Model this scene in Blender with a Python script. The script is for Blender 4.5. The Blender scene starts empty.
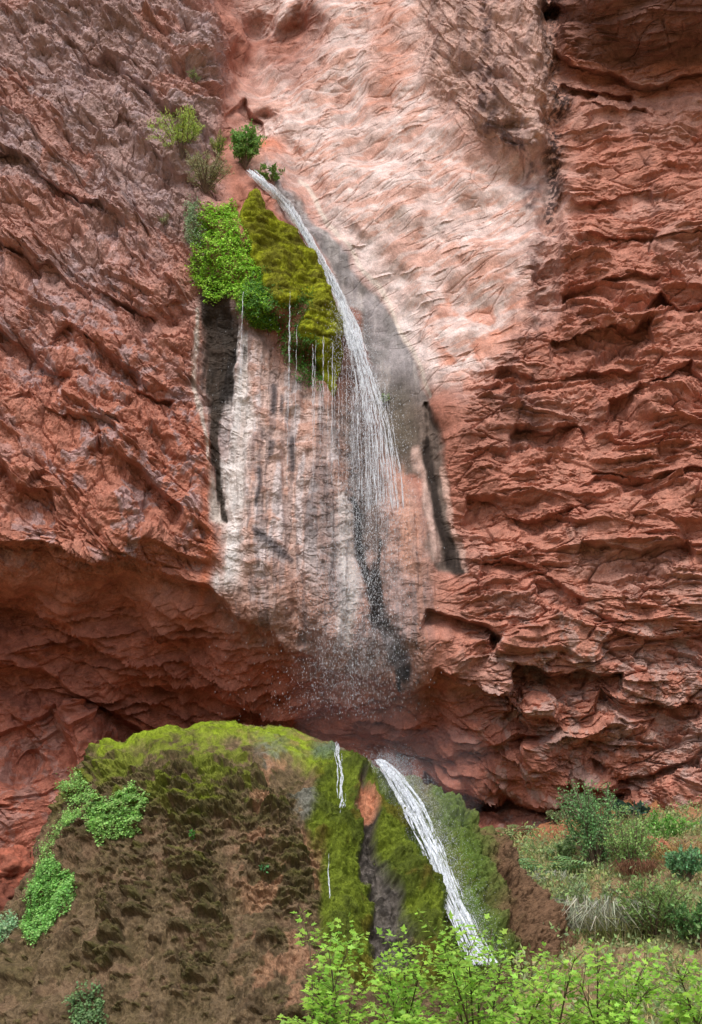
import bpy, math, random
import numpy as np
from concurrent.futures import ThreadPoolExecutor
random.seed(5); RNG = np.random.default_rng(11)
scene = bpy.context.scene
COL = scene.collection

# ------------------------------------------------------------------ camera maths
F = 1100.0; PITCH = math.radians(20); CZ = 1.6
SP, CP = math.sin(PITCH), math.cos(PITCH)
def at(px, py, Y):
    a = (np.asarray(px, float)-351)/F; b = (512-np.asarray(py, float))/F
    d = Y/(CP-b*SP)
    return np.stack([d*a, Y+0*d, CZ+d*(SP+b*CP)], -1)
def proj(P):
    x = P[..., 0]; y = P[..., 1]; z = P[..., 2]-CZ
    d = y*CP+z*SP; u = -y*SP+z*CP
    return 351+F*x/d, 512-F*u/d

# ------------------------------------------------------------------ noise
def _h(ix, iy, iz, seed):
    h = (ix.astype(np.uint32)*np.uint32(374761393)) ^ (iy.astype(np.uint32)*np.uint32(668265263)) ^ (iz.astype(np.uint32)*np.uint32(2147483647 & 0x9E3779B1)) ^ np.uint32((seed*0x85EBCA6B) & 0xffffffff)
    h = (h ^ (h >> np.uint32(15)))*np.uint32(0x2c1b3c6d)
    h = (h ^ (h >> np.uint32(12)))*np.uint32(0x297a2d39)
    return h ^ (h >> np.uint32(15))
def _f(h, k=0):
    if k: h = (h*np.uint32(0x9E3779B1+2*k)) ; h = h ^ (h >> np.uint32(13))
    return (h & np.uint32(0xffffff)).astype(np.float32)/np.float32(16777216)
def _vn(p, seed):
    i = np.floor(p).astype(np.int32); f = (p-i).astype(np.float32)
    w = f*f*f*(f*(f*6-15)+10)
    out = np.zeros(len(p), np.float32)
    for a in (0, 1):
        wx = w[:, 0] if a else 1-w[:, 0]
        for b in (0, 1):
            wy = w[:, 1] if b else 1-w[:, 1]
            for c in (0, 1):
                wz = w[:, 2] if c else 1-w[:, 2]
                h = _h(i[:, 0]+a, i[:, 1]+b, i[:, 2]+c, seed)
                g = (_f(h)*2-1)*(f[:, 0]-a)+(_f(h, 1)*2-1)*(f[:, 1]-b)+(_f(h, 2)*2-1)*(f[:, 2]-c)
                out += g*wx*wy*wz
    return out*1.6
def _facet(p, seed, jit=0.9, tilt=1.0, soft=.16):
    i = np.floor(p).astype(np.int32)
    b1 = np.full(len(p), 9e9, np.float32); b2 = b1.copy()
    val = np.zeros(len(p), np.float32); idr = np.zeros(len(p), np.float32); val2 = val.copy()
    for a in (-1, 0, 1):
        for b in (-1, 0, 1):
            for c in (-1, 0, 1):
                cx = i[:, 0]+a; cy = i[:, 1]+b; cz = i[:, 2]+c
                h = _h(cx, cy, cz, seed)
                dx = (p[:, 0]-cx-.5-jit*(_f(h)-.5)).astype(np.float32)
                dy = (p[:, 1]-cy-.5-jit*(_f(h, 1)-.5)).astype(np.float32)
                dz = (p[:, 2]-cz-.5-jit*(_f(h, 2)-.5)).astype(np.float32)
                d = dx*dx+dy*dy+dz*dz
                m = d < b1
                v = _f(h, 3)-.5+tilt*((_f(h, 4)-.5)*dx+(_f(h, 5)-.5)*dy+(_f(h, 6)-.5)*dz)*1.5
                m2 = (~m) & (d < b2); val2 = np.where(m, val, np.where(m2, v, val2))
                b2 = np.where(m, b1, np.minimum(b2, d)); b1 = np.where(m, d, b1)
                val = np.where(m, v, val); idr = np.where(m, _f(h, 7), idr)
    g = np.sqrt(b2)-np.sqrt(b1); k = .5+.5*np.clip(g/soft, 0, 1)
    return np.stack([val*k+val2*(1-k), idr, g], -1)
def par(fn, p, *a):
    sh = p.shape[:-1]; q = p.reshape(-1, 3)
    n = max(4, len(q)//60000); ch = np.array_split(q, n)
    with ThreadPoolExecutor(4) as ex: r = list(ex.map(lambda c: fn(c, *a), ch))
    r = np.concatenate(r); return r.reshape(sh+r.shape[1:])
def _block(p, seed, K=1.6, tilt=.5, amp=.6):
    # angular fractured blocks: flat tilted tops with bevelled sides, the tallest one wins
    x, z = p[:, 0], p[:, 1]; i = np.floor(x).astype(np.int32); j = np.floor(z).astype(np.int32); zero = 0*i
    best = np.full(len(p), -2., np.float32); idr = np.zeros(len(p), np.float32)
    for a in (-1, 0, 1):
        for b in (-1, 0, 1):
            h = _h(i+a, j+b, zero, seed); dx = x-(i+a+.5+.7*(_f(h)-.5)); dz = z-(j+b+.5+.7*(_f(h, 1)-.5))
            an = (_f(h, 2)-.5)*1.3; c, s = np.cos(an), np.sin(an); u = c*dx+s*dz; v = -s*dx+c*dz
            sk = (_f(h, 8)-.5)*.9; u = u+sk*v
            d = np.maximum(np.abs(u)/(.55+.35*_f(h, 3)), np.abs(v)/(.5+.35*_f(h, 4))); hh = (_f(h, 5)-.5)*amp*2.2
            g = hh+tilt*((_f(h, 6)-.5)*dx+(_f(h, 7)-.62)*dz)*1.6
            val = np.minimum(g, hh+(1.0-d)*K*1.7); m = val > best; best = np.where(m, val, best); idr = np.where(m, _f(h, 9), idr)
    return np.stack([np.maximum(best, -.7), idr], -1)
def block(x, z, seed, K=1.6, tilt=.5, amp=.6): return par(_block, np.stack([x, z, 0*x], -1), seed, K, tilt, amp)
def _chip(p, seed, dens=.8, edge=.10):
    # spalled shelves: each swells outwards going down and ends in a sharp undercut
    x, z = p[:, 0], p[:, 1]; i = np.floor(x).astype(np.int32); j = np.floor(z).astype(np.int32); zero = 0*i; best = np.zeros(len(p), np.float32)
    for a in (-1, 0, 1):
        for b in (-1, 0, 1):
            h = _h(i+a, j+b, zero, seed); dx = x-(i+a+.5+.8*(_f(h)-.5)); dz = z-(j+b+.5+.8*(_f(h, 1)-.5)); dz = dz+dx*(_f(h, 2)-.5)*.7
            dz = dz+(np.abs(dx-(_f(h, 8)-.5)*.6))*(_f(h, 9)-.5)*.6
            w = .35+.5*_f(h, 3); hh = .3+.45*_f(h, 4); t = (dz+hh*.5)/hh            # 0 at the lower edge, 1 at the top
            g = np.clip(t/edge, 0, 1)*np.clip(1.05-t, 0, 1)*np.clip((w-np.abs(dx))/(.12+.2*_f(h, 6)), 0, 1)*(_f(h, 5) < dens)*(.4+.9*_f(h, 7))
            best = np.maximum(best, g)
    return best
def chip(x, z, deg, sx, sz, seed, dens=.8, edge=.10):
    a = math.radians(deg); return par(_chip, np.stack([(x*math.cos(a)+z*math.sin(a))/sx, (-x*math.sin(a)+z*math.cos(a))/sz, 0*x], -1), seed, dens, edge)
def fbm(p, seed, octv=4, gain=.5, ridge=False):
    def g(c):
        o = np.zeros(len(c), np.float32); amp = 1.0
        for k in range(octv):
            n = _vn(c*(2.03**k), seed+k*7)
            if ridge: n = 1-2*np.abs(n)-.6
            o += amp*n; amp *= gain
        return o
    return par(g, p)
def facet(p, seed, tilt=1.0): return par(_facet, p, seed, .9, tilt)
def ss(a, b, x):
    t = np.clip((x-a)/(b-a), 0, 1); return t*t*(3-2*t)
def lerp(a, b, t): return a+(b-a)*t
def segdist(U, V, pts):
    """distance to an open polyline (vertices may carry a half width); returns distance, signed side, width, t"""
    best = np.full(U.shape, 1e9); side = np.zeros(U.shape); wid = np.ones(U.shape); tt = np.zeros(U.shape)
    n = len(pts)-1
    for k in range(n):
        x0, y0 = pts[k][:2]; x1, y1 = pts[k+1][:2]
        w0 = pts[k][2] if len(pts[k]) > 2 else 1; w1 = pts[k+1][2] if len(pts[k+1]) > 2 else 1
        dx, dy = x1-x0, y1-y0
        t = np.clip(((U-x0)*dx+(V-y0)*dy)/(dx*dx+dy*dy), 0, 1)
        ex, ey = U-x0-t*dx, V-y0-t*dy; d = np.hypot(ex, ey); m = d < best
        best = np.where(m, d, best); side = np.where(m, dx*ey-dy*ex, side)
        wid = np.where(m, w0+(w1-w0)*t, wid); tt = np.where(m, (k+t)/n, tt)
    return best, side, wid, tt
def band(U, V, pts, soft=.5):
    """1 inside a stroke of varying width, 0 outside"""
    d, s, w, t = segdist(U, V, pts)
    return 1-ss(1-soft, 1+soft, d/np.maximum(w, .01))
def polymask(U, V, pts, soft=6):
    ins = np.zeros(U.shape, bool); n = len(pts)
    for k in range(n):
        x0, y0 = pts[k]; x1, y1 = pts[(k+1) % n]
        if y0 == y1: continue
        c = ((y0 > V) != (y1 > V)) & (U < (x1-x0)*(V-y0)/(y1-y0)+x0)
        ins ^= c
    d = segdist(U, V, list(pts)+[pts[0]])[0]
    return ss(-soft, soft, np.where(ins, d, -d))
def srgb(r, g, b):
    c = np.array([r, g, b], float)/255
    if r > g > b*.9 and r-b > 12: c = c*(np.array([.945, 1.0, 1.0]) if r < 205 else np.array([.925, .945, .965]))
    return np.where(c <= .04045, c/12.92, ((c+.055)/1.055)**2.4)
def mixc(c, new, m): return c+(np.asarray(new)-c)*m[..., None]

# ------------------------------------------------------------------ mesh building
def mesh_obj(name, V, Fc, mat, parent=None, col=None, smooth=True, loc=None):
    """V (n,3); Fc list of (m,k) index arrays"""
    V = np.asarray(V, np.float32)
    if loc is not None: V = V-np.asarray(loc, np.float32)
    me = bpy.data.meshes.new(name)
    if not isinstance(Fc, (list, tuple)): Fc = [Fc]
    Fc = [np.asarray(f, np.int32) for f in Fc if len(f)]
    idx = np.concatenate([f.ravel() for f in Fc]); tot = np.concatenate([np.full(len(f), f.shape[1], np.int32) for f in Fc])
    st = np.concatenate([[0], np.cumsum(tot)[:-1]]).astype(np.int32)
    me.vertices.add(len(V)); me.vertices.foreach_set('co', V.ravel())
    me.loops.add(len(idx)); me.loops.foreach_set('vertex_index', idx)
    me.polygons.add(len(tot)); me.polygons.foreach_set('loop_start', st); me.polygons.foreach_set('loop_total', tot)
    me.polygons.foreach_set('use_smooth', np.full(len(tot), smooth, bool))
    me.update(calc_edges=True); me.validate()
    if col is not None:
        a = me.color_attributes.new('tint', 'FLOAT_COLOR', 'POINT')
        c4 = np.ones((len(V), 4), np.float32); c4[:, :3] = np.clip(col, 0, 1); a.data.foreach_set('color', c4.ravel())
    me.materials.append(mat)
    o = bpy.data.objects.new(name, me); COL.objects.link(o)
    if loc is not None and parent is None: o.location = loc
    if parent is not None: o.parent = parent
    return o
def empty(name, loc):
    o = bpy.data.objects.new(name, None); COL.objects.link(o); o.location = tuple(float(v) for v in loc); o.empty_display_size = .2
    return o
def tag(o, label=None, cat=None, group=None, kind=None):
    if label: o['label'] = label
    if cat: o['category'] = cat
    if group: o['group'] = group
    if kind: o['kind'] = kind
    return o
def gridfaces(nr, nc, keep=None, wrap=False):
    r = np.arange(nr-1)[:, None]; c = np.arange(nc if wrap else nc-1)[None, :]
    a = r*nc+c; b = r*nc+(c+1) % nc; f = np.stack([a, b, b+nc, a+nc], -1)
    if keep is not None: f = f[keep]
    return f.reshape(-1, 4)
class Acc:
    """collects tubes and leaves into one mesh"""
    def __init__(s): s.V = []; s.C = []; s.Q = []; s.T = []; s.n = 0
    def tube(s, P, r, sides=5, col=(.2, .15, .1)):
        P = np.asarray(P, float); r = np.broadcast_to(np.asarray(r, float), (len(P),))
        T = np.gradient(P, axis=0); T /= np.linalg.norm(T, axis=1)[:, None]+1e-9
        ref = np.array([0, 0, 1.]) if abs(T[:, 2]).mean() < .8 else np.array([1., 0, 0])
        A = np.cross(T, ref); A /= np.linalg.norm(A, axis=1)[:, None]+1e-9; B = np.cross(T, A)
        th = np.arange(sides)/sides*2*math.pi
        ring = P[:, None]+r[:, None, None]*(A[:, None]*np.cos(th)[None, :, None]+B[:, None]*np.sin(th)[None, :, None])
        s.V.append(ring.reshape(-1, 3)); s.Q.append(gridfaces(len(P), sides, wrap=True)+s.n)
        s.C.append(np.broadcast_to(np.asarray(col, float), (len(P)*sides, 3))); s.n += len(P)*sides
    def leaves(s, P, D, N, size, tmpl, faces, col):
        """P centres, D direction of the blade, N face normal, tmpl (k,3) in blade coordinates"""
        P = np.asarray(P, float); D = D/(np.linalg.norm(D, axis=1)[:, None]+1e-9)
        S = np.cross(D, N); S /= np.linalg.norm(S, axis=1)[:, None]+1e-9; N2 = np.cross(S, D)
        size = np.broadcast_to(np.asarray(size, float), (len(P),)); t = np.asarray(tmpl, float)
        V = P[:, None]+size[:, None, None]*(D[:, None]*t[None, :, 0, None]+S[:, None]*t[None, :, 1, None]+N2[:, None]*t[None, :, 2, None])
        k = len(t); off = (np.arange(len(P))*k)[:, None, None]+s.n
        for f in faces:
            ff = (np.asarray(f)[None]+off[:, 0]).reshape(-1, len(f))
            (s.Q if len(f) == 4 else s.T).append(ff)
        s.V.append(V.reshape(-1, 3)); s.C.append(np.repeat(np.asarray(col, float), k, axis=0)); s.n += len(P)*k
    def build(s, name, mat, parent=None, smooth=False):
        Fc = []
        if s.Q: Fc.append(np.concatenate(s.Q))
        if s.T: Fc.append(np.concatenate(s.T))
        V = np.concatenate(s.V)
        if parent is not None: V = V-np.array(parent.location)
        return mesh_obj(name, V, Fc, mat, parent, np.concatenate(s.C), smooth)
OVAL = ([(0, 0, 0), (.35, -.28, .06), (.35, .28, .06), (1, 0, -.05)], [(0, 1, 3, 2)])
BLADE = ([(0, -.10, 0), (0, .10, 0), (.6, .08, .1), (1, 0, -.02), (.6, -.08, .1)], [(0, 1, 2, 4), (4, 2, 3)])
ROUND = ([(0, 0, 0), (.25, -.42, .05), (.25, .42, .05), (.75, -.4, .02), (.75, .4, .02), (1, 0, 0)], [(0, 1, 3), (0, 3, 5), (0, 5, 4), (0, 4, 2)])
LOBED = ([(0, 0, 0), (.12, -.30, .05), (.32, -.22, .02), (.48, -.52, .06), (.60, -.22, .0), (1.05, 0, -.08),
          (.60, .22, .0), (.48, .52, .06), (.32, .22, .02), (.12, .30, .05)],
         [(0, 1, 2), (0, 2, 4), (2, 3, 4), (0, 4, 5), (0, 5, 6), (0, 6, 8), (6, 7, 8), (0, 8, 9)])
def rdir(n, up=0., spread=1.):
    d = RNG.normal(size=(n, 3))*spread; d[:, 2] += up; return d/(np.linalg.norm(d, axis=1)[:, None]+1e-9)
def jcol(base, n, v=.25, h=.12):
    base = np.asarray(base, float)
    return base[None]*(1+RNG.uniform(-v, v, (n, 1)))*(1+RNG.uniform(-h, h, (n, 3)))

# ------------------------------------------------------------------ materials
def newmat(name):
    m = bpy.data.materials.new(name); m.use_nodes = True; nt = m.node_tree; nt.nodes.clear()
    out = nt.nodes.new('ShaderNodeOutputMaterial'); return m, nt, out
def L(nt, a, b): nt.links.new(a, b)
def rock_mat(name, rough=.9, spec=.2, scale=1., bump=.5, colvar=.35, stretch=(1, 1, 1)):
    m, nt, out = newmat(name); N = nt.nodes.new
    at_ = N('ShaderNodeAttribute'); at_.attribute_name = 'tint'
    tc = N('ShaderNodeTexCoord'); mp = N('ShaderNodeMapping'); mp.inputs['Scale'].default_value = stretch; L(nt, tc.outputs['Object'], mp.inputs[0])
    n1 = N('ShaderNodeTexNoise'); n1.inputs['Scale'].default_value = 3.1*scale; n1.inputs['Detail'].default_value = 9; n1.inputs['Roughness'].default_value = .68; L(nt, mp.outputs[0], n1.inputs['Vector'])
    n2 = N('ShaderNodeTexNoise'); n2.inputs['Scale'].default_value = 22*scale; n2.inputs['Detail'].default_value = 5; n2.inputs['Roughness'].default_value = .7; L(nt, mp.outputs[0], n2.inputs['Vector'])
    mr = N('ShaderNodeMapRange'); mr.inputs['From Min'].default_value = .3; mr.inputs['From Max'].default_value = .7; mr.inputs['To Min'].default_value = 1-colvar; mr.inputs['To Max'].default_value = 1+colvar
    L(nt, n1.outputs[0], mr.inputs[0])
    mr2 = N('ShaderNodeMapRange'); mr2.inputs['From Min'].default_value = .3; mr2.inputs['From Max'].default_value = .7; mr2.inputs['To Min'].default_value = 1-colvar*.7; mr2.inputs['To Max'].default_value = 1+colvar*.7
    L(nt, n2.outputs[0], mr2.inputs[0])
    mu = N('ShaderNodeMath'); mu.operation = 'MULTIPLY'; L(nt, mr.outputs[0], mu.inputs[0]); L(nt, mr2.outputs[0], mu.inputs[1])
    vm = N('ShaderNodeVectorMath'); vm.operation = 'SCALE'; L(nt, at_.outputs['Color'], vm.inputs[0]); L(nt, mu.outputs[0], vm.inputs['Scale'])
    vo = N('ShaderNodeTexVoronoi'); vo.feature = 'DISTANCE_TO_EDGE'; vo.inputs['Scale'].default_value = 5*scale; nv = N('ShaderNodeVectorMath'); nv.operation = 'ADD'
    L(nt, mp.outputs[0], nv.inputs[0]); L(nt, n1.outputs['Color'], nv.inputs[1]); L(nt, nv.outputs[0], vo.inputs['Vector'])
    b = N('ShaderNodeBsdfPrincipled'); b.inputs['Roughness'].default_value = rough; b.inputs['Specular IOR Level'].default_value = spec
    L(nt, vm.outputs[0], b.inputs['Base Color'])
    ad = N('ShaderNodeMath'); ad.operation = 'MULTIPLY_ADD'; ad.inputs[1].default_value = .35; L(nt, n2.outputs[0], ad.inputs[0]); L(nt, n1.outputs[0], ad.inputs[2])
    a2 = N('ShaderNodeMath'); a2.operation = 'MINIMUM'; a2.inputs[1].default_value = .08; L(nt, vo.outputs['Distance'], a2.inputs[0]); a3 = N('ShaderNodeMath'); a3.operation = 'MULTIPLY_ADD'; a3.inputs[1].default_value = 2.5; L(nt, a2.outputs[0], a3.inputs[0]); L(nt, ad.outputs[0], a3.inputs[2])
    bp = N('ShaderNodeBump'); bp.inputs['Strength'].default_value = bump; bp.inputs['Distance'].default_value = .05/scale; L(nt, a3.outputs[0], bp.inputs['Height'])
    L(nt, bp.outputs[0], b.inputs['Normal']); L(nt, b.outputs[0], out.inputs[0]); return m
def leaf_mat(name, trans=.35, rough=.55):
    m, nt, out = newmat(name); N = nt.nodes.new
    a = N('ShaderNodeAttribute'); a.attribute_name = 'tint'
    tc = N('ShaderNodeTexCoord'); n = N('ShaderNodeTexNoise'); n.inputs['Scale'].default_value = 9; L(nt, tc.outputs['Object'], n.inputs['Vector'])
    mr = N('ShaderNodeMapRange'); mr.inputs['To Min'].default_value = .7; mr.inputs['To Max'].default_value = 1.3; L(nt, n.outputs[0], mr.inputs[0])
    vm = N('ShaderNodeVectorMath'); vm.operation = 'SCALE'; L(nt, a.outputs['Color'], vm.inputs[0]); L(nt, mr.outputs[0], vm.inputs['Scale'])
    b = N('ShaderNodeBsdfPrincipled'); b.inputs['Roughness'].default_value = rough; b.inputs['Specular IOR Level'].default_value = .3; L(nt, vm.outputs[0], b.inputs['Base Color'])
    t = N('ShaderNodeBsdfTranslucent'); L(nt, vm.outputs[0], t.inputs['Color'])
    mx = N('ShaderNodeMixShader'); mx.inputs[0].default_value = trans; L(nt, b.outputs[0], mx.inputs[1]); L(nt, t.outputs[0], mx.inputs[2]); L(nt, mx.outputs[0], out.inputs[0]); return m
def water_mat(name, alpha=.6):
    m, nt, out = newmat(name); N = nt.nodes.new
    b = N('ShaderNodeBsdfPrincipled'); b.inputs['Base Color'].default_value = (.86, .9, .95, 1); b.inputs['Roughness'].default_value = .25; b.inputs['Specular IOR Level'].default_value = .5
    t = N('ShaderNodeBsdfTransparent'); tc = N('ShaderNodeTexCoord'); mp = N('ShaderNodeMapping'); mp.inputs['Scale'].default_value = (14, 14, 3)
    L(nt, tc.outputs['Object'], mp.inputs[0]); n = N('ShaderNodeTexNoise'); n.inputs['Scale'].default_value = 1.5; n.inputs['Detail'].default_value = 4; L(nt, mp.outputs[0], n.inputs['Vector'])
    mr = N('ShaderNodeMapRange'); mr.inputs['From Min'].default_value = .35; mr.inputs['From Max'].default_value = .65; mr.inputs['To Min'].default_value = alpha-.4; mr.inputs['To Max'].default_value = min(1, alpha+.3); L(nt, n.outputs[0], mr.inputs[0])
    mx = N('ShaderNodeMixShader'); L(nt, mr.outputs[0], mx.inputs[0]); L(nt, t.outputs[0], mx.inputs[1]); L(nt, b.outputs[0], mx.inputs[2]); L(nt, mx.outputs[0], out.inputs[0]); return m
M_ROCK = rock_mat('sandstone'); M_TUFA = rock_mat('travertine', .95, .15, 4.2, .9, .5, (1, 1, .7))
M_MOSS = rock_mat('moss', 1., .05, 4., .9, .5); M_SOIL = rock_mat('soil', .95, .1, 1.5, .6, .4)
M_LEAF = leaf_mat('leaf'); M_LEAFY = leaf_mat('young_leaf', .45, .45); M_TUFT = leaf_mat('moss_tuft', .2, .9); M_DRY = leaf_mat('dry_grass', .25, .8)
M_WOOD = rock_mat('bark', .9, .1, 6., .5, .3); M_WATER = water_mat('falling_water', .52); M_DROP = water_mat('water_drops', .45); M_VEIL = water_mat('water_veil', .42)

# ================================================================== THE CLIFF
gx = np.concatenate([np.linspace(-420, -24, 80)[:-1], np.arange(-24, 727, .85), np.linspace(727, 1120, 80)[1:]])
gy = np.concatenate([np.linspace(-420, -24, 80)[:-1], np.arange(-24, 850, .85), np.linspace(850, 1040, 50)[1:]])
U, V = np.meshgrid(gx, gy)
cols = [-420, 0, 110, 200, 240, 300, 380, 450, 540, 620, 702, 1120]
T = {-420: [1, 2, 2.5, 3, 6, 6, 5.5, 4.5, 2.5, -4, -5, -5],
     -60: [.3, 1.2, 1.4, 2, 5.2, 5, 4.2, 3, .8, -2.2, -2.8, -3.6],
     0:   [0, .9, 1.1, 1.5, 4.9, 4.2, 3.5, 2.3, .5, -1.4, -1.9, -2.8],
     60:  [0, .6, .9, 1.1, 3.6, 3.5, 3.0, 1.9, .3, .8, .6, -1],
     130: [-.2, .4, .5, .6, 2.0, 3.0, 2.6, 1.6, .7, .9, .6, -1],
     190: [-.3, .2, .2, .1, .2, 1.9, 2.1, 1.5, .9, .6, .3, -1],
     300: [-.6, -.3, -.4, -.3, -.6, -.1, 1.5, 1.2, .6, .3, 0, -1],
     400: [-1, -1, -.9, -.4, -.6, -.5, .7, .7, .4, 0, -.3, -1.2],
     500: [-1.8, -1.8, -1.5, -.6, -.8, -.7, 0, .4, .2, -.2, -.5, -1.3],
     550: [-2, -1.9, -1.8, -.9, -.8, -.7, -.2, .3, .1, -.3, -.6, -1.4],
     600: [-.4, .2, 0, -.7, -.8, -.8, -.3, .1, 0, -.3, -.5, -1.2],
     650: [1.6, 1.9, 2.1, 1.7, .5, -.4, -.4, 0, -.1, -.2, -.2, -1],
     700: [2.8, 3.0, 3.6, 3.8, 3.4, 2.4, 1.0, .8, .7, .4, .2, -.6],
     745: [2.8, 2.9, 3.9, 5.0, 5.2, 4.9, 3.4, 2.2, 1.5, 1.1, .6, -.4],
     800: [2, 2, 2.7, 3.6, 3.8, 3.5, 3.0, 2.6, 2.4, 1.5, .2, -.5],
     850: [2, 1.8, 2.4, 3, 3.4, 3.2, 3.2, 3.1, 3.0, 1.6, 0, -.6],
     1040: [2, 1.8, 2.2, 2.5, 3, 3, 2.8, 2.6, 2.5, 1.5, 0, -.6]}
rows = sorted(T); tab = np.array([T[r] for r in rows], float)
cu = np.arange(-460, 1161, 4.); cv = np.arange(-460, 1081, 4.)
t1 = np.stack([np.interp(cu, cols, r) for r in tab]); t2 = np.stack([np.interp(cv, rows, t1[:, k]) for k in range(len(cu))], 1)
ker = np.exp(-.5*(np.arange(-9, 10)/3.2)**2); ker /= ker.sum()
def blur(a):
    a = np.apply_along_axis(lambda r: np.convolve(np.pad(r, 9, 'edge'), ker, 'valid'), 0, a)
    return np.apply_along_axis(lambda r: np.convolve(np.pad(r, 9, 'edge'), ker, 'valid'), 1, a)
t2 = blur(t2)
def bil(a, x, y):
    x = np.clip(x, 0, a.shape[1]-1.001); y = np.clip(y, 0, a.shape[0]-1.001); i = x.astype(int); j = y.astype(int); fx = x-i; fy = y-j
    if a.ndim == 3: fx = fx[..., None]; fy = fy[..., None]
    return a[j, i]*(1-fx)*(1-fy)+a[j, i+1]*fx*(1-fy)+a[j+1, i]*(1-fx)*fy+a[j+1, i+1]*fx*fy
# wobble the pixel lookups so hand-drawn outlines turn ragged
Q2 = np.stack([U/60, V/60, 0*U], -1)
wu = fbm(Q2, 3, 5, .45)*12; wv = fbm(Q2+31, 4, 5, .45)*12
UU, VV = U+wu, V+wv
su_ = fbm(Q2*.7, 3, 2, .4)*16; sv_ = fbm(Q2*.7+31, 4, 2, .4)*16
Yb = 29.0+bil(t2, (U+su_+460)/4, (V+sv_+460)/4)
def add_step(line, depth, soft=10, fade=None):
    """push the wall back by depth on the right-hand (below) side of a left-to-right line, fading with distance"""
    global Yb
    d, s, w, t = segdist(UU, VV, line)
    sd = np.where(s > 0, d, -d)
    m = ss(-soft*.25, soft*.55, sd)
    if fade: m = m*(1-ss(fade*.25, fade, sd))
    Yb = Yb+depth*m*ss(0, .06, t)*ss(0, .06, 1-t)
# the big lip of the alcove under the left buttress and the curtain
add_step([(-60, 535), (20, 548), (70, 548), (120, 560), (165, 572), (205, 592), (240, 615), (290, 650), (340, 672), (410, 692), (455, 688)], .9, 9, 130)
add_step([(-40, 590), (60, 622), (120, 650), (200, 690), (300, 712)], .5, 8, 60)
add_step([(-40, 650), (40, 668), (95, 700), (150, 735), (190, 742)], .6, 7, 50)
# right-hand ledges and lips
for ln, dp, sf, fd in [
    ([(555, 55), (590, 72), (640, 84), (702, 78), (760, 70)], .5, 6, 40), ([(560, 92), (590, 98), (640, 92)], .35, 4, 25),
    ([(585, 110), (620, 118), (650, 108)], .3, 4, 20), ([(560, 84), (575, 96), (592, 96)], .3, 3, 20),
    ([(550, 340), (580, 344), (620, 332), (660, 325)], .75, 4, 26), ([(655, 295), (680, 306), (740, 300)], .8, 5, 26), ([(560, 292), (600, 290), (655, 282)], .35, 4, 22),
    ([(500, 368), (540, 378), (600, 372), (640, 362)], .4, 5, 26), ([(505, 428), (550, 436), (590, 428)], .55, 5, 30), ([(600, 400), (640, 386), (702, 372)], .45, 4, 30),
    ([(470, 500), (530, 512), (580, 505)], .4, 6, 30), ([(590, 470), (650, 480), (720, 468)], .4, 6, 30), ([(585, 240), (640, 236), (720, 246)], .3, 5, 30),
    ([(580, 545), (640, 552), (690, 540)], .5, 7, 34), ([(480, 560), (530, 572), (590, 600)], .45, 7, 34), ([(560, 190), (600, 200), (650, 192)], .25, 4, 24),
    ([(510, 660), (550, 672), (600, 678), (625, 672)], .9, 5, 40), ([(425, 610), (470, 618), (505, 640)], .5, 6, 40), ([(600, 625), (660, 640), (730, 620)], .5, 8, 40),
    ([(440, 668), (480, 682), (520, 700), (560, 730)], .8, 7, 50), ([(590, 690), (640, 712), (700, 700)], .5, 7, 36),
    ([(400, 745), (450, 752), (500, 745), (545, 735)], .4, 7, 34), ([(420, 778), (460, 792), (510, 800), (560, 812), (600, 800)], 1.1, 5, 34),
    ([(610, 770), (650, 770), (690, 755), (740, 735)], .5, 6, 26), ([(240, 690), (300, 705), (380, 700), (440, 700)], .4, 6, 30)]:
    add_step(ln, dp, sf, fd)
# left buttress: diagonal ledges
for ln, dp, sf, fd in [
    ([(-30, 150), (40, 175), (90, 215), (130, 225)], .5, 8, 40), ([(60, 40), (120, 60), (180, 110), (210, 150)], .35, 8, 40), ([(120, 120), (160, 168), (210, 190)], .35, 6, 30),
    ([(-10, 240), (60, 262), (110, 300), (160, 318)], .5, 8, 40), ([(-20, 330), (30, 345), (70, 385)], .5, 7, 34), ([(60, 330), (110, 352), (150, 395), (185, 405)], .5, 8, 36),
    ([(-20, 430), (20, 488), (55, 492)], .5, 6, 40), ([(90, 440), (140, 470), (190, 520)], .45, 8, 40), ([(20, 395), (80, 425), (120, 428)], .3, 6, 30), ([(180, 300), (192, 340), (215, 420)], .3, 8, 34),
    ([(240, 100), (262, 128), (268, 150)], .5, 6, 30)]:
    add_step(ln, dp, sf, fd)
def add_band(pts, depth, soft=.6):
    global Yb
    Yb = Yb+depth*band(UU, VV, pts, soft)
add_band([(225, -60, 22), (236, 30, 26), (248, 95, 22), (262, 150, 14)], .9, .8)          # gully
add_band([(255, 40, 20), (275, 62, 26), (300, 30, 18)], 1.0, .95)                             # scooped hollow
add_band([(262, 120, 10), (286, 150, 12), (312, 205, 20), (352, 270, 26), (385, 330, 34), (398, 400, 36), (395, 470, 30)], .55, .8)   # wet chute
add_band([(552, -60, 10), (553, 60, 12), (552, 130, 10), (556, 220, 12), (540, 320, 8)], .5, .8)    # dark crease
add_band([(470, -60, 40), (500, 40, 45), (520, 100, 36), (530, 145, 22)], -.7, .8)           # conglomerate rib
add_band([(500, 160, 30), (540, 172, 20)], .35, .7)
add_band([(455, 110, 18), (440, 160, 12), (432, 240, 10)], .25, .8)
add_band([(365, 20, 10), (352, 90, 12), (348, 120, 8)], .2, .8)
add_band([(217, 325, 16), (222, 400, 15), (216, 450, 10), (222, 520, 5)], .28, .9)              # dripping cave behind the fern mat
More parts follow.
